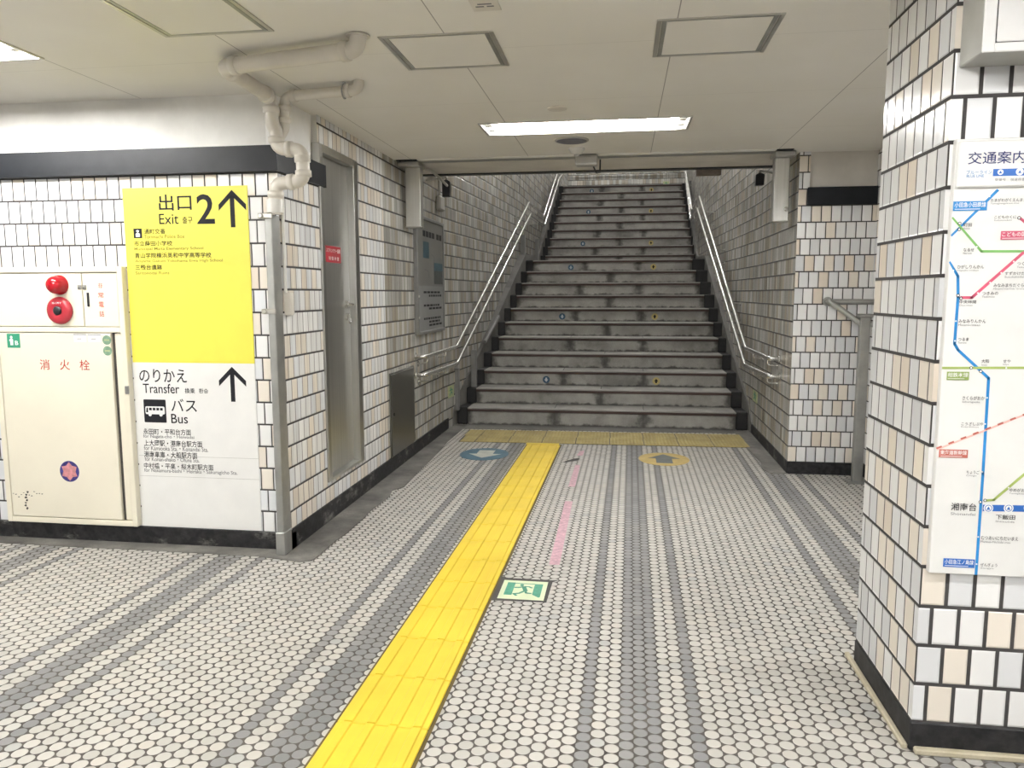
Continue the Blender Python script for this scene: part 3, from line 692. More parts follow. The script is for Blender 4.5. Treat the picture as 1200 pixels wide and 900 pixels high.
for i, (y, z, yn) in enumerate(steps):
    xa, xb, ba, bb = lerp(y, LIGHT_L), lerp(y, LIGHT_R), lerp(y, BLACK_L), lerp(y, BLACK_R)
    z0 = z - 0.165 if i else 0.0
    yr = y + 0.022                                  # face of the riser, set back under the nosing
    stagger = (i % 2)
    n = 3 if not stagger else 2
    cuts = [xa] + ([xa + (xb - xa) * k / 3 for k in (1, 2)] if not stagger else [xa + (xb - xa) * k for k in (0.50,)]) + [xb]
    mb = MB()
    for a, b in zip(cuts, cuts[1:]):
        a2, b2 = a + .003, b - .003; m = (a2 + b2) / 2; hw = (b2 - a2) / 2; zt = z - .036
        for p, q in ((a2, m), (m, b2)):
            up, uq = (0.0, hw) if p == a2 else (hw, 0.0)
            mb.quad([(p, yr, z0), (q, yr, z0), (q, yr, zt), (p, yr, zt)], [(up, 0), (uq, 0), (uq, zt - z0), (up, zt - z0)])
        mb.quad([(a2, y + .05, z), (b2, y + .05, z), (b2, yn + .04, z), (a2, yn + .04, z)], [(.5, .5)] * 4)
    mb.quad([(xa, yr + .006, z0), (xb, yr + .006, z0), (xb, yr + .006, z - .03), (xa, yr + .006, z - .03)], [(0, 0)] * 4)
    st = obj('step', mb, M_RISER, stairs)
    mb = MB(); mb.box(xa, xb, y, y + .06, z - .014, z + .001, .005); obj('nosing', mb, M_NOSING, st)
    mb = MB(); mb.box(xa, xb, y + .004, y + .05, z - .038, z - .014, .003); obj('grip_strip', mb, M_GRIP, st)
    for p, q in ((ba, xa), (xb, bb)):
        mb = MB(); mb.box(p, q, y + .004, yn + .03, z0, z + .002, .008); obj('end_block', mb, M_BLACKEND, st)
# sloping curbs between the steps and the walls
def curb(name, wl, bl, up):
    Y = [7.50, 7.66] + YN[1:] + [YU[0] - .35, YU[0]] + YU[1:] + [17.9]
    Zc = [0.06, 0.20] + ZN[1:] + [ZN[10] + .06, ZU[0]] + ZU[1:] + [ZU[9]]
    mb = MB(); V = []
    for yy, zz in zip(Y, Zc):
        w, b = lerp(yy, wl), lerp(yy, bl); V += [(w, yy, 0), (b, yy, 0), (b, yy, zz + up), (w, yy, zz + up)]
    n = len(Y)
    Fc = [(0, 1, 2, 3)] + [tuple(4 * k + q for q in (a, b, b + 4, a + 4)) for k in range(n - 1) for a, b in ((0, 1), (1, 2), (2, 3), (3, 0))]
    mb.raw(V, Fc); struct(name, mb, M_STRINGER)
WLL = [(y, x) for x, y in LW]; WRR = [(y, x) for x, y in RW]
curb('trim_10', WLL, BLACK_L, .085); curb('trim_11', WRR, BLACK_R, .05)

# ================================================================== THINGS
# ---- door (in the wall: setting)
door = root('door_1', (XL, (DY0 + DY1) / 2, DZ0), kind='structure')
mb = MB(); f = .048
for a0, a1, b0, b1 in ((DY0, DY0 + f, DZ0, DZ1), (DY1 - f - .03, DY1, DZ0, DZ1), (DY0 + f, DY1 - f - .03, DZ1 - f, DZ1), (DY0 + f, DY1 - f - .03, DZ0, DZ0 + .02)): mb.box(XL - .09, XL + .012, a0, a1, b0, b1, .003)
obj('door_frame', mb, M_STEEL, door)
mb = MB(); mb.box(XL - .07, XL - .035, DY0 + f, DY1 - f - .03, DZ0 + .02, DZ1 - f, .002); leaf = obj('door_panel', mb, M_DOOR, door)
mb = MB(); mb.disc((XL - .035, 4.685, 1.285), (1, 0, 0), .024, .012); mb.tube(arc([(XL - .03, 4.685, 1.285), (XL + .018, 4.685, 1.285), (XL + .018, 4.585, 1.292)], .018), .0085, 12); obj('door_handle', mb, M_RAIL, leaf)
mb = MB(); mb.disc((XL - .035, 4.690, 1.205), (1, 0, 0), .024, .014)
mb.tube([(XL - .012, 4.690 + .020 * math.cos(t / 10 * math.pi), 1.195 - .030 * math.sin(t / 10 * math.pi)) for t in range(11)], .004, 8); obj('door_lock', mb, M_RAIL, leaf)
mb = MB(); mb.box(XL - .035, XL - .0338, 4.372, 4.620, 1.542, 1.640); stk = obj('notice_sticker', mb, M_REDSTICK, leaf)
mb = MB(); T3 = on_left(XL - .0338)
add_text(mb, 'スプリンクラー設備', 4.385, 4.608, 1.601, 1.627, T3, .0006, .01); add_text(mb, '制 御 弁 室', 4.420, 4.585, 1.556, 1.585, T3, .0006, .01); obj('lettering', mb, M_WHITEPRINT, stk)

# ---- way-out sign
SX0, SX1, SZ0, SZ1, SZM = -2.571, -1.882, 0.099, 1.897, 0.9934
sign = root('wayfinding_sign', ((SX0 + SX1) / 2, YS, SZ0), 'tall yellow and white exit and bus transfer sign beside the cream cabinet', 'sign')
YF = 3.686; T3 = on_front(YF)
mb = MB(); mb.box(SX0, SX1, YF, YS - .001, SZM, SZ1, .002); up = obj('upper_panel', mb, M_SIGNY, sign, label='yellow upper panel')
mb = MB(); mb.box(SX0, SX1, YF, YS - .001, SZ0, SZM, .002); low = obj('lower_panel', mb, M_SIGNW, sign, label='white lower panel')
def arrow_up(x0, x1, z0, z1, w):
    c = (x0 + x1) / 2; hd = (x1 - x0) / 2; hv = w * 1.25
    return [[(c - w / 2, z0), (c + w / 2, z0), (c + w / 2, z1 - hv), (c - w / 2, z1 - hv)],
            [(x0, z1 - hd * .98), (c, z1 - .001), (c, z1 - hv - .001), (x0, z1 - hd * .98 - hv)], [(c, z1 - .001), (x1, z1 - hd * .98), (x1, z1 - hd * .98 - hv), (c, z1 - hv - .001)]]
for (s, bx) in SIGN_TEXT:
    mb = MB(); small = (bx[3] - bx[2]) < .0205
    add_text(mb, s, *bx, T3, .0008, .014 if s == '2' else (.012 if s == '出口' else (.010 if small else (.004 if s == "Exit" else .009)))); obj('lettering', mb, M_INKOLIVE if small else M_INK, up)
for (s, bx) in SIGN_TEXT_LOW:
    mb = MB(); small = s.startswith('for ')
    add_text(mb, s, *bx, T3, .0008, .008 if small else (.006 if bx[3] - bx[2] > .04 else .008)); obj('lettering', mb, M_INKGREY if small else M_INK, low)
for bx, par in ((SIGN_ARROWS[0], up), (SIGN_ARROWS[1], low)):
    mb = MB()
    for q in arrow_up(*bx, .024): mb.prism(q, T3, .0002, .0008)
    obj('arrow', mb, M_INK, par)
x0, x1, z0, z1 = POLICE_ICON
mb = MB(); mb.prism(rect(x0, x1, z0, z1), T3, .0002, .0006); ic = obj('police_box_pictogram', mb, M_INK, up)
c = (x0 + x1) / 2; mb = MB(); mb.prism(circle(c, z1 - .014, .0068, 16), T3, .0006, .001); mb.prism(rect(c - .009, c + .009, z1 - .0125, z1 - .010), T3, .0006, .0011)
mb.prism([(c - .012, z0 + .007), (c + .012, z0 + .007), (c + .012, z0 + .022), (c + .006, z0 + .026), (c - .006, z0 + .026), (c - .012, z0 + .022)], T3, .0006, .001); obj('officer_figure', mb, M_WHITEPRINT, ic)
x0, x1, z0, z1 = BUS_ICON
mb = MB(); mb.prism(rrect(x0, x1, z0, z1, .005), T3, .0002, .0006); ic = obj('bus_pictogram', mb, M_INK, low)
mb = MB(); w = x1 - x0; h = z1 - z0
mb.prism(rrect(x0 + .07 * w, x1 - .06 * w, z0 + .36 * h, z0 + .70 * h, .008), T3, .0006, .001)
for k in (.27, .76): mb.prism(circle(x0 + k * w, z0 + .345 * h, .0095, 16), T3, .0006, .0011)
obj('bus_body', mb, M_WHITEPRINT, ic)
mb = MB()
for k in range(4): mb.prism(rect(x0 + (.24 + .165 * k) * w, x0 + (.36 + .165 * k) * w, z0 + .53 * h, z0 + .64 * h), T3, .0011, .0014)
mb.prism([(x0 + .10 * w, z0 + .44 * h), (x0 + .19 * w, z0 + .44 * h), (x0 + .19 * w, z0 + .64 * h), (x0 + .13 * w, z0 + .64 * h)], T3, .0011, .0014); obj('bus_windows', mb, M_INK, ic)
# joint lines where a newer sheet was pasted over the foot of the sign
mb = MB()
for zz in (.491, .379): mb.box(SX0 + .004, SX1 - .001, YF - .0006, YF, zz - .0007, zz + .0007)
obj('sheet_edge', mb, M_GREYBOX, low)

# ---- hydrant and call-point cabinet
CX0, CX1, CZ0, CZ1 = -3.362, -2.578, 0.102, 1.497
YC = 3.652; T3 = on_front(YC)
cab = root('hydrant_cabinet', ((CX0 + CX1) / 2, YS, CZ0), 'cream fire hydrant cabinet with red lamp and call station set in the tiled wall', 'cabinet')
mb = MB()
FR = .030
for a0, a1, b0, b1 in ((CX0, CX0 + FR, CZ0, CZ1), (CX1 - FR, CX1, CZ0, CZ1), (CX0 + FR, CX1 - FR, CZ1 - FR, CZ1), (CX0 + FR, CX1 - FR, CZ0, CZ0 + FR), (CX0 + FR, CX1 - FR, 1.152, 1.180)): mb.box(a0, a1, YC, YS + .03, b0, b1, .003)
mb.box(CX0 + FR, CX1 - FR, YC + .035, YC + .05, CZ0 + FR, CZ1 - FR); obj('cabinet_frame', mb, M_CAB, cab)
mb = MB(); mb.box(CX0 + FR + .004, -2.817, YC + .006, YC + .03, 1.184, CZ1 - FR - .004, .002); pan = obj('control_panel', mb, M_CAB, cab)
mb = MB(); mb.box(-2.812, CX1 - FR - .004, YC + .006, YC + .03, 1.184, CZ1 - FR - .004, .002); tel = obj('telephone_door', mb, M_CAB, cab)
mb = MB(); mb.box(CX0 + FR + .004, -2.668, YC + .002, YC + .03, CZ0 + FR + .004, 1.148, .003); dr = obj('hose_door', mb, M_CAB, cab)
mb = MB(); mb.box(-2.650, CX1 - FR - .003, YC + .012, YC + .03, CZ0 + FR + .004, 1.148, .003); obj('side_strip', mb, M_CAB, cab)
mb = MB(); mb.box(-2.668, -2.650, YC + .02, YC + .034, CZ0 + FR, 1.15); obj('door_gap', mb, M_CABGAP, cab)
mb = MB(); mb.box(-2.597, -2.575, YC - .010, YC, .828, .872, .003); obj('latch', mb, M_GALV, cab)
mb = MB(); mb.lathe([(.052, 0), (.052, .006), (.047, .010), (.047, .030), (.043, .048), (.032, .062), (.016, .069), (.0, .071)], (-2.944, YC + .006, 1.402), (0, -1, 0), 32); obj('red_lamp', mb, M_REDLAMP, cab, label='red dome lamp')
mb = MB(); mb.lathe([(.070, 0), (.073, .008), (.070, .018), (.058, .026), (.030, .028), (.024, .024), (.0, .024)], (-2.947, YC + .006, 1.268), (0, -1, 0), 36); cs = obj('call_station', mb, M_REDBELL, cab, label='round red call station with a black button')
mb = MB(); mb.lathe([(.023, 0), (.023, .006), (.016, .009), (.0, .009)], (-2.947, YC - .019, 1.268), (0, -1, 0), 24); obj('push_button', mb, M_DARKPLASTIC, cs)
mb = MB(); add_text(mb, '強く押す', -2.975, -2.919, 1.303, 1.313, T3, .0225, .01); obj('lettering', mb, M_WHITEPRINT, cs)
for xx, par in ((-2.829, pan), (-2.800, tel)):
    mb = MB(); mb.box(xx - .011, xx + .011, YC, YC + .006, 1.378, 1.402, .004); mb.lathe([(.006, 0), (.005, .006), (0, .006)], (xx, YC, 1.390), (0, -1, 0), 12); obj('catch', mb, M_GALV, par)
mb = MB(); mb.box(-2.790, -2.776, YC + .001, YC + .0065, 1.288, 1.362, .003); obj('pull_slot', mb, M_DARKPLASTIC, tel)
for s, bx in zip('非常電話', [(-2.723, -2.695, 1.383, 1.412), (-2.725, -2.693, 1.334, 1.363), (-2.724, -2.695, 1.285, 1.314), (-2.725, -2.696, 1.236, 1.266)]):
    mb = MB(); add_text(mb, s, *bx, T3, -.0055, .008); obj('lettering', mb, M_INKRED, tel)
for s, bx in zip('消火栓', [(-3.092, -3.034, .951, 1.007), (-2.974, -2.915, .951, 1.007), (-2.857, -2.798, .951, 1.007)]):
    mb = MB(); add_text(mb, s, *bx, T3, -.0012, .006); obj('lettering', mb, M_INKRED, dr)
mb = MB(); mb.box(-3.277, -3.200, YC + .0008, YC + .002, 1.068, 1.144); gs = obj('green_sticker', mb, M_STICKG, dr)
mb = MB(); c = -3.250; mb.prism(circle(c, 1.125, .0075, 14), T3, -.0007, -.0002); mb.prism([(c - .008, 1.082), (c + .009, 1.082), (c + .010, 1.112), (c + .004, 1.118), (c - .008, 1.116), (c - .014, 1.108), (c - .008, 1.102)], T3, -.0007, -.0002)
add_text(mb, 'B', -3.230, -3.210, 1.083, 1.106, T3, -.0003, .02); obj('figure', mb, M_WHITEPRINT, gs)
for a, b in ((-2.880, -2.806), (-2.797, -2.722)):
    mb = MB(); mb.box(a, b, YC + .0005, YC + .002, 1.101, 1.146, .001); lb = obj('label_plate', mb, M_SIGNW, dr)
    mb = MB(); mb.box(a, b, YC + .0001, YC + .0006, 1.139, 1.144); mb.box(a + .02, b - .03, YC + .0001, YC + .0006, 1.117, 1.120); obj('label_print', mb, M_INKGREY, lb)
for zz in (1.113, 1.056):
    mb = MB(); mb.disc((-2.689, YC + .002, zz), (0, -1, 0), .025, .001); rs = obj('round_sticker', mb, M_STICKG2, dr)
    mb = MB(); mb.prism(rect(-2.704, -2.674, zz - .004, zz + .004), T3, -.0008, -.0004); obj('sticker_print', mb, M_LIME, rs)
mb = MB(); mb.disc((-2.962, YC + .002, .397), (0, -1, 0), .058, .001); em = obj('emblem_sticker', mb, M_PURPLE, dr, label='round purple sticker with a salmon star')
mb = MB(); mb.prism([(-2.962 + (.052 if k % 2 == 0 else .036) * math.sin(k * math.pi / 6), .397 + (.052 if k % 2 == 0 else .036) * math.cos(k * math.pi / 6)) for k in range(11, -1, -1)], T3, -.0009, -.0005); obj('star_print', mb, M_STAR, em)
mb = MB(); rs_ = random.Random(9)
for k in range(7):
    x, z = -3.235 + rs_.uniform(-.014, .014), .18 + .0155 * k
    mb.prism([(x + (.004 + rs_.uniform(0, .007)) * math.cos(t), z + (.003 + rs_.uniform(0, .007)) * math.sin(t)) for t in [q * math.pi / 4 for q in range(8)]], T3, -.0022, -.0016)
for k in range(12):
    x, z = -3.315 + .016 * k, .248 + rs_.uniform(-.01, .014) + .002 * k
    mb.prism([(x + (.002 + rs_.uniform(0, .007)) * math.cos(t), z + (.001 + rs_.uniform(0, .003)) * math.sin(t)) for t in [q * math.pi / 4 for q in range(8)]], T3, -.0022, -.0018)
obj('scuff_mark', mb, M_CABGAP, dr)

# ---- pipes at the corner
pipe = root('drainpipe', (-1.70, 3.63, 1.8), 'cream drainpipe with a thinner branch bending from the ceiling down the tiled corner', 'pipe')
def pipe_run(parent, pts, r, mat=None, rad=.06):
    mb = MB(); mb.tube(arc(pts, rad, 8), r, 20); return obj('pipe', mb, mat or M_PVC, parent)
def collar(parent, p, d, r, w=.032):
    p = Vector(p); d = Vector(d).normalized(); mb = MB(); mb.lathe([(r, 0), (r + .0062, .002), (r + .0062, w - .002), (r, w)], p - d * w / 2, d, 24); obj('collar', mb, M_PVC, parent)
R1 = .033
PA = [(-1.037, 2.985, 2.40), (-1.037, 2.985, 2.300), (-1.676, 3.118, 2.300), (-1.700, 3.600, 2.298), (-1.700, 3.612, 2.175), (-1.688, 3.622, 2.145), (-1.688, 3.626, 2.062), (-1.560, 3.628, 2.050), (-1.555, 3.628, 1.905), (-1.700, 3.630, 1.892), (-1.712, 3.632, 1.745)]
pipe_run(pipe, PA[:3] + [(-1.680, 3.20, 2.300)], R1, rad=.055); pipe_run(pipe, [(-1.680, 3.19, 2.300)] + PA[3:], R1, rad=.045)
def along(a, b, t): return Vector(a) + (Vector(b) - Vector(a)) * t
for a, b, t in ((1, 2, .09), (1, 2, .905), (2, 3, .13), (2, 3, .90), (3, 4, .45), (5, 6, .55), (6, 7, .5), (7, 8, .30), (7, 8, .78), (8, 9, .45), (9, 10, .35)): collar(pipe, along(PA[a], PA[b], t), Vector(PA[b]) - Vector(PA[a]), R1)
mb = MB(); mb.lathe([(.040, 0), (.040, .06), (.036, .066)], (-1.7115, 3.632, 1.752), (0, 0, 1), 24); obj('white_socket', mb, M_PVCW, pipe)
mb = MB(); mb.lathe([(R1 + .014, 0), (R1 + .014, .004), (R1, .006)], (-1.037, 2.985, H - .006), (0, 0, 1), 24); obj('ceiling_flange', mb, M_PVC, pipe)
pipe2 = pipe
R2 = .025
PB = [(-1.250, 3.595, 2.40), (-1.250, 3.595, 2.312), (-1.648, 3.655, 2.312), (-1.662, 3.664, 2.16), (-1.69, 3.66, 2.115)]
pipe_run(pipe2, PB, R2, rad=.04)
for a, b, t in ((1, 2, .15), (1, 2, .88), (2, 3, .35), (2, 3, .72)): collar(pipe2, along(PB[a], PB[b], t), Vector(PB[b]) - Vector(PB[a]), R2, .028)
mb = MB(); p = along(PB[1], PB[2], .20); mb.tube([p + Vector((0, .033 * math.cos(t * math.pi / 8), .033 * math.sin(t * math.pi / 8))) for t in range(-8, 9)], .004, 8); mb.box(p.x - .008, p.x + .008, p.y - .003, p.y + .003, p.z + .03, H, .001); obj('hanger_clamp', mb, M_GALV, pipe2)

# steel duct that boxes in the pipe down to the floor
duct = root('pipe_duct', (-1.735, 3.66, 0), 'tall square steel duct covering the pipe at the tiled corner down to the floor', 'duct')
mb = MB(); mb.box(-1.754, -1.716, 3.598, 3.689, .006, 1.742, .004); obj('duct_cover', mb, M_GALV, duct)
mb = MB(); mb.box(-1.760, -1.711, 3.592, 3.689, .006, .125, .003); obj('duct_foot', mb, M_GALV, duct)
for zz in (1.735, 1.265):
    mb = MB(); mb.box(-1.785, -1.71, 3.588, 3.600, zz - .013, zz + .013, .004); mb.box(-1.785, -1.773, 3.588, 3.689, zz - .013, zz + .013, .003); mb.lathe([(.011, 0), (.011, .010), (.008, .012)], (-1.765, 3.588, zz), (0, -1, 0), 12); obj('clamp', mb, M_ALU, duct)
cond = root('conduit_box', (-1.69, 3.70, 1.3), 'small beige conduit box with a thin white conduit behind the steel duct', 'box')
mb = MB(); mb.box(XL + .001, XL + .04, 3.706, 3.742, 1.243, 1.358, .004); obj('box_body', mb, M_PVC, cond)
mb = MB(); mb.box(XL + .001, XL + .032, 3.744, 3.776, 1.300, 1.352, .003); mb.box(XL + .001, XL + .028, 3.744, 3.776, 1.245, 1.296, .003); obj('terminal_box', mb, M_GREYPLASTIC, cond)
mb = MB(); mb.tube([(XL + .010, 3.712, 1.358), (XL + .010, 3.712, 1.86)], .0085, 12); obj('conduit', mb, M_PVCW, cond)

# ---- access panel, notice board, stickers on the left wall
ap = root('access_panel', (XL, 5.79, .105), 'low stainless steel access panel in the grimy tiles below the handrail', 'panel')
mb = MB(); mb.box(XL - .001, XL + .006, 5.452, 6.120, .108, .760, .002); obj('panel_frame', mb, M_PANEL, ap)
mb = MB(); mb.box(XL + .006, XL + .012, 5.468, 6.104, .122, .746, .002); pf = obj('panel_door', mb, M_PANEL, ap)
mb = MB(); mb.disc((XL + .012, 5.52, .44), (1, 0, 0), .012, .005, 14); obj('key_lock', mb, M_DARKPLASTIC, pf)
nb = root('notice_board', (XL, 6.67, 1.0), 'tall framed notice board with faded sheets on the left stair wall', 'board')
BY0, BY1, BZ0, BZ1 = 6.190, 7.150, 1.003, 2.010; T3 = on_left(XL + .026)
mb = MB()
for a0, a1, b0, b1 in ((BY0, BY0 + .03, BZ0, BZ1), (BY1 - .03, BY1, BZ0, BZ1), (BY0 + .03, BY1 - .03, BZ1 - .03, BZ1), (BY0 + .03, BY1 - .03, BZ0, BZ0 + .03)): mb.box(XL, XL + .036, a0, a1, b0, b1, .004)
obj('frame', mb, M_SKIRTPLATE, nb)
mb = MB(); mb.box(XL + .005, XL + .026, BY0 + .03, BY1 - .03, 1.42, BZ1 - .03); us = obj('upper_sheet', mb, M_NOTICE, nb)
mb = MB(); mb.box(XL + .005, XL + .026, BY0 + .03, BY1 - .03, BZ0 + .03, 1.42); ls = obj('lower_sheet', mb, M_NOTICELOW, nb)
for ks in ((0, 1, 2, 3), (4, 5)):
    mb = MB()
    for k in ks: mb.prism(rect(6.40 + .105 * k + (.06 if k > 3 else 0), 6.485 + .105 * k + (.06 if k > 3 else 0), 1.842, 1.892), T3, .0003, .001)
    obj('heading', mb, M_INK, us)
mb = MB(); mb.prism(rect(6.40, 6.60, 1.66, 1.80), T3, .0003, .001); obj('picture', mb, M_NBLUE, us)
mb = MB(); mb.prism(rect(6.78, 7.10, 1.44, 1.63), T3, .0003, .001); pc = obj('picture', mb, M_NDARK, us)
mb = MB(); mb.prism(rect(6.78, 7.10, 1.56, 1.63), T3, .001, .0015); obj('picture_sky', mb, M_NBLUE, pc)
for a, b, c2, d2 in ((6.44, 6.60, 1.66, 1.44), (6.70, 6.78, 1.80, 1.56)):
    mb = MB()
    for q in stroke([(a, c2 - .1), ((a + b) / 2 + .05, (c2 + d2) / 2), (b, d2 + .05)], .006): mb.prism(q, T3, .0003, .0008)
    obj('route_line', mb, M_INKGREY, us)
for r_, zz in enumerate((1.365, 1.335, 1.250, 1.222, 1.135, 1.105, 1.075)):
    x = 6.40 if r_ in (0, 2, 4) else 6.58; mb = MB()
    while x < 6.98:
        w_ = .05 + .05 * ((r_ * 7 + int(x * 50)) % 3) / 2; mb.prism(rect(x, x + w_, zz - .009, zz + .009), T3, .0003, .0008); x += w_ + .022
    obj('print_line', mb, M_INK, ls)
for zz in (1.33, 1.15):
    mb = MB(); mb.lathe([(.010, 0), (.008, .006), (0, .007)], (XL + .036, BY0 + .015, zz), (1, 0, 0), 12); obj('frame_screw', mb, M_ALU, nb)

def small_exit(name, to3, a0, a1, b0, b1, label):
    mb = MB(); mb.prism(rect(a0, a1, b0, b1), to3, 0, .003); o = obj(name, mb, M_LIME, label=label, cat='sticker', group='small glow stickers beside the stairs')
    mb = MB(); c = (a0 + a1) / 2; w = a1 - a0; h = b1 - b0
    mb.prism(circle(c - .05 * w, b0 + .76 * h, .07 * w, 12), to3, .003, .0036)
    for q in stroke([(c - .25 * w, b0 + .2 * h), (c, b0 + .45 * h), (c + .05 * w, b0 + .68 * h), (c - .25 * w, b0 + .6 * h)], .07 * w) + stroke([(c, b0 + .45 * h), (c + .2 * w, b0 + .38 * h), (c + .15 * w, b0 + .18 * h)], .07 * w) + stroke([(c + .05 * w, b0 + .66 * h), (c + .28 * w, b0 + .58 * h)], .06 * w): mb.prism(q, to3, .003, .0036)
    obj('running_figure', mb, M_STICKG, o)
small_exit('glow_sticker', lambda a, b, d: (lerp(a, WLL) + d, a, b), 7.345, 7.545, .310, .430, 'faded green glow sticker low on the left tiled wall by the first step')
small_exit('glow_sticker', lambda a, b, d: (lerp(-a, WRR) - d, -a, b), -7.52, -7.26, .325, .430, 'faded green glow sticker low on the right tiled wall by the first step')
small_exit('glow_sticker', lambda a, b, d: (lerp(a, WLL) + d, a, b), 11.20, 11.42, 2.20, 2.34, 'faded yellow glow sticker on the left wall near the stair landing')

# grey cover plates standing beside the steps, left
for k, (y0, y1, z0, z1, x, lab) in enumerate([(7.595, 7.665, .15, .585, -1.68, 'grey upright plate at the left foot of the stairs, nearest the handrail end'),
        (8.07, 8.13, .30, .745, -1.585, 'grey upright plate beside the second step on the left'), (10.96, 11.06, 1.70, 2.19, -1.42, 'grey upright plate at the near left edge of the landing'),
        (12.45, 12.55, 1.86, 2.235, -1.385, 'shorter grey upright plate at the far left edge of the landing')]):
    mb = MB(); mb.box(x - .035, x + .022, y0, y1, z0, z1, .004); obj('cover_plate', mb, M_SKIRTPLATE, label=lab, cat='plate', group='grey cover plates left of the stairs')
mb = MB(); mb.tube([(-1.565, 8.62, .80), (-1.50, 9.20, 1.075)], .022, 14); obj('short_tube', mb, M_SKIRTPLATE, label='short dark slanting tube on the curb left of the steps', cat='tube')

# ---- handrails
def handrail(side):
    L = side < 0
    if L:
        hr = root('handrail', (-1.64, 6.1, .6), 'double stainless handrail on the left stair wall', 'handrail', 'stair handrails')
        tops = [[(-1.635, 6.19, .826), (-1.635, 7.41, .826), (-1.335, 10.92, 2.630), (-1.325, 12.90, 2.650), (-1.31, 15.5, 3.79), (-1.275, 17.2, 4.27)],
                [(-1.635, 6.19, .672), (-1.635, 7.43, .655), (-1.315, 10.92, 2.463), (-1.310, 12.90, 2.495), (-1.29, 15.5, 3.63), (-1.255, 17.2, 4.11)]]
        wall = WLL
    else:
        hr = root('handrail', (1.165, 6.2, .6), 'double stainless handrail on the right stair wall', 'handrail', 'stair handrails')
        tops = [[(1.168, 6.26, .832), (1.168, 7.45, .832), (1.036, 10.94, 2.668), (1.098, 12.90, 2.705), (1.185, 15.6, 3.84), (1.25, 17.2, 4.27)],
                [(1.168, 6.24, .690), (1.168, 7.45, .668), (1.012, 10.94, 2.505), (1.088, 12.90, 2.545), (1.195, 15.6, 3.68), (1.24, 17.2, 4.11)]]
        wall = WRR
    for pts in tops:
        pts = pts[:-1] + [(pts[-1][0], 16.4, pts[-2][2] + (pts[-1][2] - pts[-2][2]) * .55)] if False else pts
        a = Vector(pts[0]); wx = lerp(a.y, wall)
        path = [(wx + (.004 if L else -.004), a.y, a.z)] + pts
        mb = MB(); mb.tube(arc(path, .05, 6), .019, 16); r_ = obj('rail', mb, M_RAIL, hr)
        for yb in (a.y + .07, a.y + .75, 8.35, 9.55, 10.6, 11.9, 13.6, 15.0):
            P = [p for p in zip(pts, pts[1:]) if p[0][1] <= yb <= p[1][1]]
            if not P: continue
            p0, p1 = Vector(P[0][0]), Vector(P[0][1]); q = p0 + (p1 - p0) * ((yb - p0.y) / (p1.y - p0.y)); wx = lerp(yb, wall); s = 1 if L else -1
            mb = MB(); mb.tube(arc([(q.x, q.y, q.z - .01), (q.x, q.y, q.z - .055), (wx + .004 * s, q.y, q.z - .065)], .025, 5), .0075, 10); mb.disc((wx + .001 * s, q.y, q.z - .065), (s, 0, 0), .026, .006, 16); obj('bracket', mb, M_RAIL, r_)
        mb = MB(); wx = lerp(a.y, wall); mb.disc((wx + (.001 if L else -.001), a.y, a.z), (1 if L else -1, 0, 0), .034, .007, 20); obj('wall_flange', mb, M_RAIL, r_)
handrail(-1); handrail(1)
mb = MB(); mb.tube([(-1.1, 17.93, 4.10), (1.25, 17.93, 4.10)], .019, 14)
endrail = obj('end_rail', mb, M_RAIL, label='straight steel rail across the tiled end wall above the stairs', cat='handrail')
for xx in (-.9, 0, .95):
    mb = MB(); mb.tube([(xx, 17.93, 4.09), (xx, 17.93, 4.04), (xx, 17.999, 4.035)], .008, 8); obj('bracket', mb, M_RAIL, endrail)
small_exit('glow_sticker', on_front(18), .88, 1.02, 3.78, 3.88, 'faded yellow glow sticker at the foot of the end wall above the stairs')

# ---- shutter guides, small devices under the lintel
for (x0, x1, xa, xb, lab) in ((-1.680, -1.562, -1.714, -1.545, 'left stainless shutter guide hanging beside the notice board'), (1.077, 1.183, 1.060, 1.203, 'right stainless shutter guide hanging beside the tiled block wall')):
    g_ = root('shutter_guide', ((x0 + x1) / 2, 5.87, 1.868), lab, 'shutter guide', 'stainless shutter guides')
    mb = MB(); mb.box(x0, x1, 5.845, 5.935, 1.870, H - .032, .006); gb = obj('guide_body', mb, M_GUIDE, g_)
    mb = MB(); mb.box(xa, xb, 5.755, 5.945, H - .034, H - .003, .004); obj('top_cap', mb, M_ALU, g_)
    mb = MB(); mb.box(x0 - .003, x1 + .003, 5.842, 5.938, 1.866, 1.876, .003); obj('bottom_cap', mb, M_ALU, g_)
    if x0 > 0:
        mb = MB(); mb.lathe([(.016, 0), (.016, .008), (.011, .012), (0, .012)], (1.165, 5.845, 1.955), (0, -1, 0), 18); obj('key_switch', mb, M_RAIL, g_)
def dark_lamp(name, x, y, z0, z1, lab, wx):
    d = root(name, (x, y, z0), lab, 'sensor'); s = -1 if wx < x else 1
    mb = MB(); mb.prism([(x - .034, z0), (x + .030, z0 + .002), (x + .034, z1 - .02), (x, z1), (x - .034, z1 - .02)], lambda a, b, d_: (a, y - d_, b), -.03, .03); obj('sensor_head', mb, M_DARKPLASTIC, d)
    mb = MB(); mb.tube(arc([(x, y, z1 - .004), (x, y, H - .02 if z1 < H - .03 else z1 + .02), (wx, y, H - .06 if z1 < H - .03 else z1)], .02, 5), .009, 10); obj('bracket_arm', mb, M_GREYPLASTIC, d)
dark_lamp('sensor_lamp', 1.086, 6.52, 2.215, 2.318, 'small dark sensor on an arm at the right end of the lintel', 1.25)
dark_lamp('sensor_lamp', -1.530, 6.62, 2.19, 2.338, 'small dark sensor on an arm at the left end of the lintel', -1.715)
cj = root('junction_box', (-1.69, 7.06, 2.12), 'small white junction box high on the left stair wall', 'box')
mb = MB(); mb.box(XL, XL + .045, 6.985, 7.165, 2.125, 2.255, .012); obj('box_body', mb, M_GREYPLASTIC, cj)
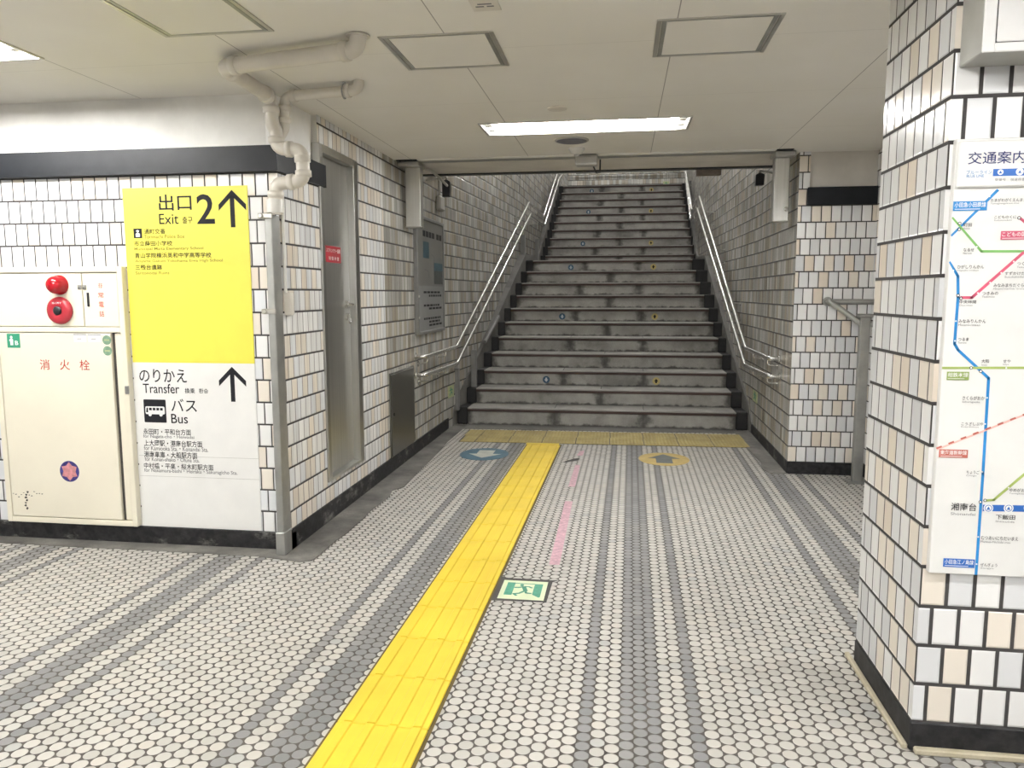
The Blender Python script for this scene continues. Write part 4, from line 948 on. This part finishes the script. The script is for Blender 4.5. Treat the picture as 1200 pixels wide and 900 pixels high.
mb = MB(); mb.tube(arc([(XL + .02, 7.05, 2.255), (XL + .02, 7.05, 2.40), (XL + .02, 6.47, 2.42)], .03), .010, 10); obj('cable', mb, M_GREYPLASTIC, cj)
mb = MB(); mb.tube(arc([(-1.545, 5.90, 2.320), (-1.52, 6.05, 2.325), (-1.49, 6.20, 2.29), (-1.50, 6.50, 2.27)], .05), .011, 10); obj('cable', mb, M_GREYPLASTIC, label='pale cable drooping from the left shutter guide to the dark sensor', cat='cable')
db = root('smoke_sensor_box', (-.272, 5.72, 2.272), 'grey shutter control box fixed under the middle of the lintel trim', 'box')
mb = MB(); mb.box(-.353, -.193, 5.655, 5.765, 2.276, 2.352, .010); bb_ = obj('box_body', mb, M_GREYPLASTIC, db)
mb = MB(); mb.box(-.347, -.199, 5.650, 5.656, 2.283, 2.335, .004); obj('box_lid', mb, M_GREYPLASTIC, bb_)
mb = MB(); mb.tube(arc([(-.225, 5.75, 2.28), (-.205, 5.78, 2.235), (-.18, 5.86, 2.25), (-.18, 5.9, 2.35)], .02), .006, 8); obj('cable', mb, M_DARKPLASTIC, db)
sd = root('smoke_detector', (-.33, 5.45, 2.3), 'small white smoke detector on the ceiling just in front of the lintel', 'smoke detector')
mb = MB(); mb.lathe([(.056, 0), (.056, .012), (.046, .018), (.040, .034), (.020, .040), (0, .040)], (-.330, 5.455, H), (0, 0, -1), 28); obj('detector_base', mb, M_PVCW, sd)
mb = MB(); mb.lathe([(.020, 0), (.018, .014), (0, .016)], (-.330, 5.455, H - .038), (0, 0, -1), 18); obj('sensor_chamber', mb, M_GREYPLASTIC, sd)
sp = root('ceiling_speaker', (-.345, 5.152, H - .01), 'round grey speaker grille in the ceiling behind the lamp', 'speaker')
mb = MB(); mb.lathe([(.112, 0), (.112, .006), (.102, .009)], (-.345, 5.152, H), (0, 0, -1), 40); obj('rim', mb, M_GREYPLASTIC, sp)
mb = MB(); mb.lathe([(.100, .004), (.100, .010), (.06, .0125), (0, .014)], (-.345, 5.152, H), (0, 0, -1), 40); obj('grille', mb, M_SPEAKER, sp)
hp = root('ceiling_disc', (-.367, 4.282, H - .006), 'small round blank cover in the ceiling in front of the lamp', 'cover')
mb = MB(); mb.lathe([(.055, 0), (.054, .005), (.049, .006), (.047, .004), (.045, .006), (0, .007)], (-.367, 4.282, H), (0, 0, -1), 36); obj('disc_plate', mb, M_PVC, hp)
bs = root('hanging_sign', (.69, 6.62, 2.25), 'brown back edge of a sign hanging behind the lintel, right of centre', 'sign')
mb = MB(); mb.box(.590, .790, 6.575, 6.640, 2.318, 2.52, .004); obj('sign_case', mb, M_BROWN, bs)
mb = MB()
for xx in (.63, .75): mb.tube([(xx, 6.6, 2.52), (xx, 6.6, 3.75)], .007, 8)
obj('hanger_rod', mb, M_GALV, bs)
cn = root('ceiling_sticker', (-.49, 2.74, H), 'small printed label stuck to the ceiling at the top of the view', 'label')
mb = MB(); mb.box(-.540, -.440, 2.640, 2.800, H - .004, H, .001); obj('label_sheet', mb, M_PVC, cn)
mb = MB(); to3 = lambda a, b, d: (a, 5.44 - b, H - .004 - d)
for k, (a, w_) in enumerate(((-.525, .03), (-.485, .025), (-.515, .05))): mb.prism(rect(a, a + w_, 2.68 + .022 * (k // 2), 2.690 + .022 * (k // 2)), to3, .0002, .0006)
obj('print_lines', mb, M_INKGREY, cn)

# ---- ceiling hatches
def hatch(x0, x1, y0, y1, lab):
    h_ = root('ceiling_hatch', ((x0 + x1) / 2, (y0 + y1) / 2, H), lab, 'hatch', 'aluminium framed ceiling hatches'); w = .017
    for k, (o_, z) in enumerate(((0, H - .005), (.020, H - .004))):
        mb = MB(); a0, a1, b0, b1 = x0 + o_, x1 - o_, y0 + o_ * .55, y1 - o_ * .55; wy = w * .7
        for p in ((a0, a0 + w, b0, b1), (a1 - w, a1, b0, b1), (a0 + w, a1 - w, b0, b0 + wy), (a0 + w, a1 - w, b1 - wy, b1)): mb.box(p[0], p[1], p[2], p[3], z, H + .001, .0012)
        obj('outer_frame' if k == 0 else 'inner_frame', mb, M_ALU if k == 0 else M_GALV, h_)
    mb = MB(); mb.box(x0 + .037, x1 - .037, y0 + .023, y1 - .023, H - .003, H, .001); obj('hatch_panel', mb, M_HATCH, h_)
hatch(-.968, -.508, 3.013, 3.458, 'ceiling hatch in the middle, right of the thick pipe end')
hatch(.112, .570, 2.985, 3.432, 'ceiling hatch on the right, near the pillar')
hatch(-1.785, -1.335, 2.440, 2.886, 'ceiling hatch on the left, partly cut by the top of the view')

# ---- lamps
def lamp(x0, x1, y0, y1, lab, zc=H, tube=None, depth=.085):
    L = root('ceiling_light', ((x0 + x1) / 2, (y0 + y1) / 2, zc), lab, 'ceiling light', 'twin tube ceiling lights'); t = .004
    mb = MB(); zt = zc + depth; s = .05
    mb.quad([(x0 + s, y0 + s, zt), (x1 - s, y0 + s, zt), (x1 - s, y1 - s, zt), (x0 + s, y1 - s, zt)])
    for a, b, c_, d_ in (((x0, y0), (x1, y0), (x1 - s, y0 + s), (x0 + s, y0 + s)), ((x0, y1), (x1, y1), (x1 - s, y1 - s), (x0 + s, y1 - s)), ((x0, y0), (x0, y1), (x0 + s, y1 - s), (x0 + s, y0 + s)), ((x1, y0), (x1, y1), (x1 - s, y1 - s), (x1 - s, y0 + s))):
        mb.quad([(a[0], a[1], zc), (b[0], b[1], zc), (c_[0], c_[1], zt), (d_[0], d_[1], zt)])
    obj('reflector', mb, M_REFLECT, L)
    mb = MB(); w = .014
    for p in ((x0 - w, x0, y0 - w, y1 + w), (x1, x1 + w, y0 - w, y1 + w), (x0, x1, y0 - w, y0), (x0, x1, y1, y1 + w)): mb.box(*p, zc - .006, zc + .004, .0015)
    obj('frame', mb, M_ALU, L)
    for yy in (y0 + (y1 - y0) * .3, y0 + (y1 - y0) * .7):
        mb = MB(); mb.tube([(x0 + .055, yy, zc + .022), (x1 - .055, yy, zc + .022)], .016, 12); obj('tube', mb, tube or M_TUBE, L)
        for xx, d_ in ((x0 + .012, 1), (x1 - .012, -1)):
            mb = MB(); mb.box(min(xx, xx + .045 * d_), max(xx, xx + .045 * d_), yy - .02, yy + .02, zc + .002, zc + .060, .004); obj('tube_holder', mb, M_PVCW, L)
    return L
lamp(*LAMPS[0], 'lit twin tube ceiling light above the foot of the stairs')
lamp(*LAMPS[1], 'lit ceiling light at the left edge of the view above the cabinet')
for l, lab in zip(LAMPS[2:], ('ceiling light of the corridor above the camera', 'ceiling light of the corridor behind the camera on the left', 'ceiling light far behind the camera', 'ceiling light right of the pillar, near', 'ceiling light right of the pillar, far', 'added unseen ceiling light for bounce, left corridor near the cabinet', 'added unseen ceiling light for bounce, just behind the camera', 'added unseen ceiling light for bounce, behind the camera on the right')): lamp(*l, lab)
# lamps fixed to the ceiling over the stairs, above the view
for x0, y0, z, lab in ((-.75, 8.6, 4.35, 'stair ceiling light over the lower flight'), (-.75, 12.1, 5.45, 'stair ceiling light over the landing'), (-.75, 16.7, 5.7, 'stair ceiling light over the top of the stairs')):
    lamp(x0, x0 + 1.25, y0, y0 + .3, lab, z, M_TUBES, .06)

# ---- barrier rail at the right
br = root('barrier_rail', (1.66, 5.62, 0), 'grey steel post with slanting brace rails beside the tiled block wall', 'railing')
mb = MB(); mb.box(1.645, 1.712, 5.585, 5.640, 0, 1.185, .006); obj('post', mb, M_GALV, br)
mb = MB(); mb.box(1.632, 1.725, 5.570, 5.655, 1.180, 1.205, .006); obj('post_cap', mb, M_GALV, br)
mb = MB(); mb.box(1.610, 1.77, 5.560, 5.665, 0.0, .012, .003); obj('foot_plate', mb, M_GALV, br)
mb = MB(); mb.tube([(1.470, 5.72, 1.288), (1.665, 5.62, 1.130)], .020, 16); obj('brace', mb, M_GALV, br)
mb = MB(); mb.tube(arc([(1.480, 5.826, 1.288), (1.470, 5.72, 1.288), (1.785, 5.70, 1.288)], .03), .019, 16); obj('top_rail', mb, M_GALV, br)
mb = MB(); mb.tube([(1.69, 5.62, 1.130), (1.785, 5.60, 1.130)], .019, 16); obj('lower_rail', mb, M_GALV, br)
mb = MB(); mb.disc((1.480, 5.8345, 1.288), (0, -1, 0), .034, .008, 20); obj('wall_flange', mb, M_GALV, br)

# ---- pillar: route map and light box
MX0, MX1, MZ0, MZ1 = .877, 1.42, .556, 1.757
mp = root('route_map_sign', ((MX0 + MX1) / 2, PY0, MZ0), 'white railway route map with coloured lines on the front of the tiled pillar', 'map')
YM = 2.235; T3 = on_front(YM)
mb = MB(); mb.box(MX0, MX1, YM, PY0 - .001, MZ0, MZ1, .002); pn = obj('map_panel', mb, M_SIGNW, mp)
mb = MB(); mb.box(MX0 + .004, MX1 - .004, YM - .010, YM, 1.629, 1.751, .004); hd = obj('header_panel', mb, M_SIGNW, mp)
lm = dict(blue=M_BLUE, green=M_GREEN, olive=M_OLIVE, red=M_RED, pink=M_PINK, navy=M_NAVY)
def clipx(pts): return [(min(max(a, MX0), MX1), b) for a, b in pts]
for k, (c_, pts, w_) in enumerate(MAP_LINES):
    mb = MB()
    for q in stroke(clipx(pts), w_): mb.prism(clipx(q), T3, .0002, .0006 + .0001 * k)
    ln = obj('route_line', mb, lm[c_], pn)
    if c_ == 'pink':
        mb = MB(); (xa, za), (xb, zb) = pts
        for t in range(0, 10):
            f0, f1 = t / 10 + .02, t / 10 + .065
            for q in stroke([(xa + (xb - xa) * f0, za + (zb - za) * f0), (xa + (xb - xa) * f1, za + (zb - za) * f1)], w_): mb.prism(q, T3, .0014, .0018)
        obj('dashes', mb, M_BRICK, ln)
for (s, bx), m_ in zip(MAP_TAGS, (M_BLUE, M_RED, M_OLIVETAG, M_BRICK, M_NAVY)):
    mb = MB(); mb.prism(rect(*bx), T3, .0014, .0018); tg = obj('line_tag', mb, m_, pn)
    mb = MB(); w_, h_ = bx[1] - bx[0], bx[3] - bx[2]; add_text(mb, s, bx[0] + .04 * w_, bx[1] - .04 * w_, bx[2] + .36 * h_, bx[3] - .10 * h_, T3, .0021, .01)
    mb.prism(rect(bx[0] + .05 * w_, bx[0] + .80 * w_, bx[2] + .14 * h_, bx[2] + .20 * h_), T3, .0018, .0021); obj('lettering', mb, M_WHITEPRINT, tg)
for s, r_, bx in MAP_TEXT:
    big = (bx[3] - bx[2]) > .0125; mb = MB(); add_text(mb, s, *bx, T3, .0016, .006 if big else .003); obj('station_name', mb, M_INK, pn)
    h_ = (bx[3] - bx[2]); mb = MB(); add_text(mb, r_, bx[0], bx[0] + (bx[1] - bx[0]) * (.98 if big else .80), bx[2] - .80 * h_ * (.75 if big else 1), bx[2] - .25 * h_, T3, .0016); obj('roman_name', mb, M_INKGREY, pn)
mb = MB()
for a, b in MAP_DOTS: mb.prism(circle(a, b, .0022, 14), T3, .0016, .0020)
obj('station_dots', mb, M_WHITEPRINT, pn)
mb = MB()
for a, b in MAP_RINGS: mb.prism(circle(a, b, .0044, 16), T3, .0016, .0020)
rg = obj('interchange_rings', mb, M_INK, pn)
mb = MB()
for a, b in MAP_RINGS: mb.prism(circle(a, b, .0027, 14), T3, .0020, .0024)
obj('ring_centres', mb, M_WHITEPRINT, rg)
for a, b in NAVY_DOTS:
    mb = MB(); mb.prism(circle(a, b, .0125, 28), T3, .0018, .0022); sb = obj('station_badge', mb, M_WHITEPRINT, pn)
    mb = MB()
    for q in stroke([(a + .0088 * math.cos(t * math.pi / 8), b + .0088 * math.sin(t * math.pi / 8)) for t in range(17)], .0016): mb.prism(q, T3, .0022, .0025)
    mb.prism([(a - .005, b - .0045), (a + .005, b - .0045), (a, b + .005)], T3, .0022, .0025); obj('badge_mark', mb, M_NAVY, sb)
TH = on_front(YM - .010)
for s, bx in HEADER_TEXT:
    mb = MB(); add_text(mb, s, *bx, TH, .0008, .006 if s == '交通案内' else 0); obj('lettering', mb, M_INKNAVY if s == '交通案内' else (M_BLUE if 'ライン' in s or 'BLUE' in s else M_INKGREY), hd)
mb = MB(); mb.prism(rect(.968, 1.09, 1.657, 1.6755), TH, .0002, .0006); bar = obj('line_bar', mb, M_NAVY, hd)
for a in (.986, 1.033):
    mb = MB(); mb.prism(circle(a, 1.667, .0072 if a < 1 else .0095, 24), TH, .0006, .001); sb = obj('station_badge', mb, M_WHITEPRINT, bar)
    mb = MB(); mb.prism([(a - .004, 1.6635), (a + .004, 1.6635), (a, 1.671)], TH, .001, .0013); obj('badge_mark', mb, M_NAVY, sb)
lb = root('light_box', (1.15, PY0, 1.945), 'white box sign with a grey side mounted high on the front of the pillar', 'box')
mb = MB(); mb.box(.879, 1.44, 2.128, PY0 - .001, 1.945, H - .004, .003); obj('case', mb, M_GREYBOX, lb)
mb = MB()
for p in ((.879, .908, 1.945, H - .004), (.908, 1.44, 1.945, 1.967)): mb.box(p[0], p[1], 2.122, 2.129, p[2], p[3], .002)
obj('front_frame', mb, M_WHITEBOX, lb)
mb = MB(); mb.box(.908, 1.44, 2.1275, 2.129, 1.967, H - .004); obj('seam', mb, M_DARKPLASTIC, lb)
mb = MB(); mb.box(.9115, 1.44, 2.124, 2.128, 1.9695, H - .005, .002); obj('front_panel', mb, M_WHITEBOX, lb)

# ---- tactile paving
def tile_mesh(nx, dots):
    mb = MB(); mb.box(-.1488, .1488, -.1478, .1478, 0, .007, .0025)
    if not dots:
        for k in range(4):
            x = -.1125 + .075 * k
            mb.prism([(x - .0165, .0069), (x + .0165, .0069), (x + .0130, .0120), (x - .0130, .0120)], lambda a, b, d: (a, d, b), -.1465, .1465)
    else:
        for i in range(nx):
            for j in range(nx): mb.lathe([(.011, .006), (.008, .0095), (0, .0100)], (-.1375 + .275 * (i + .5) / nx, -.1375 + .275 * (j + .5) / nx, 0), (0, 0, 1), 8)
    return mb
TA = -.0106
strip = obj('tactile_paving_tile', tile_mesh(0, False), M_YTILE, origin=(0, 0, 0)); strip_n = 0
words = ['nearest', 'second', 'third', 'fourth', 'fifth', 'sixth', 'seventh', 'eighth', 'ninth', 'tenth', 'eleventh', 'twelfth', 'thirteenth', 'fourteenth', 'fifteenth', 'sixteenth', 'seventeenth', 'eighteenth', 'nineteenth']
YJ0 = 3.655 - .3 * 10
vis = 0
for k in range(20):
    yc = YJ0 + .3 * k + .15
    if yc > 6.60 or yc < 1.6: continue
    o = strip if vis == 0 else strip.copy()
    if vis: COL.objects.link(o)
    xl_ = -.910 + .0106 * yc + .15 + .0105
    o.location = (xl_, yc, .0); o.rotation_euler = (0, 0, TA)
    tag(o, 'yellow ridged tactile tile, %s of the strip counted from the camera' % words[vis], 'tactile tile', 'yellow tactile strip'); vis += 1
# last, cut tile where the strip meets the dotted row
mb = MB(); mb.prism([(-.839, 6.665), (-.545, 6.672), (-.545, 6.728), (-.839, 6.724)], on_floor(0), 0, .007); obj('tactile_paving_tile', mb, M_YTILE, label='narrow cut piece of yellow tactile tile against the dotted row', cat='tactile tile', group='yellow tactile strip')
mb = MB(); y0_, y1_ = 1.2, 6.70
mb.quad([(-.9115 + .0106 * y0_ + .004, y0_, .0015), (-.5925 + .0106 * y0_ + .004, y0_, .0015), (-.5925 + .0106 * y1_ + .004, y1_, .0015), (-.9115 + .0106 * y1_ + .004, y1_, .0015)])
struct('trim_12', mb, M_TILEGAP)
mb = MB(); mb.quad([(-1.475, 6.712, .0015), (1.150, 6.775, .0015), (1.150, 7.395, .0015), (-1.495, 7.332, .0015)]); struct('trim_13', mb, M_DARKTAPE)
dot = obj('dotted_tile', tile_mesh(9, True), M_YDOT, origin=(0, 0, 0)); first = True
ords = ['first', 'second', 'third', 'fourth', 'fifth', 'sixth', 'seventh', 'eighth']
rot = math.atan(.0235)
for r_ in range(2):
    for k in range(8):
        o = dot if first else dot.copy()
        if not first: COL.objects.link(o)
        first = False
        x = -1.325 + .3075 * k + .152; y = 6.735 + .0235 * (x + 1.0) + .15 + .3 * r_
        o.location = (x, y, 0); o.rotation_euler = (0, 0, rot); o.scale = (1.012, 1, 1)
        tag(o, 'worn yellow dotted tile, %s from the left in the row %s' % (ords[k], 'against the stairs' if r_ else 'farther from the stairs'), 'dotted tile', 'dotted warning tiles before the stairs')
for r_ in range(2):
    y = 6.722 + .3 * r_
    mb = MB(); mb.box(-1.462 - .02 * r_, -1.330, y, y + .296, 0, .007, .003)
    for i in range(3):
        for j in range(9): mb.lathe([(.011, .006), (.008, .0095), (0, .01)], (-1.445 + .04 * i, y + .03 + .03 * j, 0), (0, 0, 1), 8)
    obj('dotted_tile', mb, M_YDOT, label='narrow cut dotted tile at the left end of the row %s' % ('against the stairs' if r_ else 'farther from the stairs'), cat='dotted tile', group='dotted warning tiles before the stairs')

# ---- floor markings
def fl(name, polys, mat, z, **kw):
    mb = MB()
    for p in polys: mb.prism(p, on_floor(z), -.0008, .0004)
    return obj(name, mb, mat, **kw)
bc = fl('floor_sticker', [circle(-1.140, 6.215, .205, 40, .245)], M_TEAL, .002, label='round worn blue sticker with a pale down arrow on the mosaic', cat='floor sticker', group='round arrow stickers on the floor')
fl('arrow', [[(-1.135, 6.065), (-.995, 6.225), (-1.068, 6.225), (-1.068, 6.37), (-1.205, 6.36), (-1.205, 6.215), (-1.275, 6.215)]], M_ARROWW, .0028, parent=bc)
yc_ = fl('floor_sticker', [circle(.356, 6.215, .205, 40, .245)], M_AMBER, .002, label='round worn amber sticker with a dark up arrow on the mosaic', cat='floor sticker', group='round arrow stickers on the floor')
fl('arrow', [[(.290, 6.060), (.420, 6.060), (.420, 6.235), (.487, 6.235), (.357, 6.395), (.227, 6.235), (.290, 6.235)]], M_ARROWD, .0028, parent=yc_)
for (a, b, c_, d_), lab in zip((((-.345, 3.66), (-.293, 3.665), (-.303, 4.842), (-.352, 4.838)), ((-.358, 5.222), (-.311, 5.227), (-.312, 5.905), (-.350, 5.902)), ((-.36, 6.26), (-.312, 6.27), (-.306, 6.47), (-.345, 6.44))),
        ('long strip of faded pink tape on the mosaic, nearest the exit plate', 'middle strip of faded pink tape on the mosaic', 'short scrap of faded pink tape near the dotted tiles')):
    fl('pink_tape', [[a, b, c_, d_]], M_PINKTAPE, .0015, label=lab, cat='tape', group='faded pink tape on the floor')
fl('dark_scrap', [[(-.455, 5.99), (-.43, 5.985), (-.395, 6.03), (-.345, 6.06), (-.325, 6.13), (-.35, 6.15), (-.385, 6.11), (-.42, 6.06)]], M_DARKTAPE, .003, label='small dark scrap stuck on the mosaic beside the yellow strip', cat='scrap')
ex = root('floor_exit_plate', (-.428, 3.315, 0), 'green and cream emergency exit plate set in the floor beside the yellow strip', 'exit sign')
fl('sealant', [[(-.560, 3.180), (-.330, 3.188), (-.312, 3.195), (-.306, 3.43), (-.280, 3.455), (-.31, 3.450), (-.53, 3.452), (-.562, 3.478), (-.555, 3.44)]], M_DARKTAPE, .0012, parent=ex)
pl = fl('glow_sheet', [rect(-.534, -.326, 3.204, 3.422)], M_GLOW, .0022, parent=ex)
fl('green_print', [rect(-.512, -.476, 3.248, 3.394), [(-.384, 3.262), (-.352, 3.232), (-.346, 3.24), (-.346, 3.388), (-.384, 3.388)], rect(-.476, -.384, 3.384, 3.390)], M_EXITG, .0030, parent=pl)
man = [circle(-.443, 3.368, .009, 14, .012)]
for pts, w_ in (([(-.475, 3.335), (-.452, 3.338), (-.432, 3.352)], .011), ([(-.432, 3.350), (-.418, 3.300)], .020), ([(-.430, 3.352), (-.408, 3.352), (-.392, 3.338)], .009), ([(-.420, 3.304), (-.445, 3.270), (-.468, 3.262), (-.452, 3.242)], .011), ([(-.418, 3.304), (-.414, 3.278), (-.388, 3.274)], .011)): man += stroke(pts, w_)
fl('running_figure', man, M_EXITG, .0030, parent=pl)

# ---- arrow stickers on the risers
def riser_sticker(x, i, blue, lab):
    y, z = (YN[i], ZN[i]) if i < 11 else (YU[i - 11], ZU[i - 11]); zc = z - .103; T = on_front(y + .022)
    mb = MB(); mb.prism(circle(x, zc, .040, 28), T, 0, .0015)
    o = obj('arrow_sticker', mb, M_STKBLUE if blue else M_STKYEL, label=lab, cat='arrow sticker', group='round arrow stickers on the risers')
    a = [(-.0095, .022), (-.0095, .002), (-.022, .002), (0, -.026), (.022, .002), (.0095, .002), (.0095, .022)]
    a = [(x + p, zc + q) for p, q in a] if blue else [(x + p, zc - q) for p, q in a][::-1]
    mb = MB(); mb.prism(a, T, .0015, .0022); obj('arrow', mb, M_STKWHITE if blue else M_INK, o)
    if not blue:
        mb = MB(); mb.prism(circle(x, zc, .0405, 28), T, -.0005, .0002); obj('sticker_rim', mb, M_STKYEL, o)
pos = ((2, -.824, .377, 'the third step'), (6, -.753, .403, 'the seventh step'), (10, -.736, .426, 'the landing edge'), (13, -.699, .476, 'the third step above the landing'), (17, -.658, .504, 'the seventh step above the landing'), (20, -.632, .534, 'the topmost step'))
for i, xa, xb, w_ in pos:
    riser_sticker(xa, i, True, 'round blue down-arrow sticker on ' + w_)
    riser_sticker(xb, i, False, 'round yellow up-arrow sticker on ' + w_)
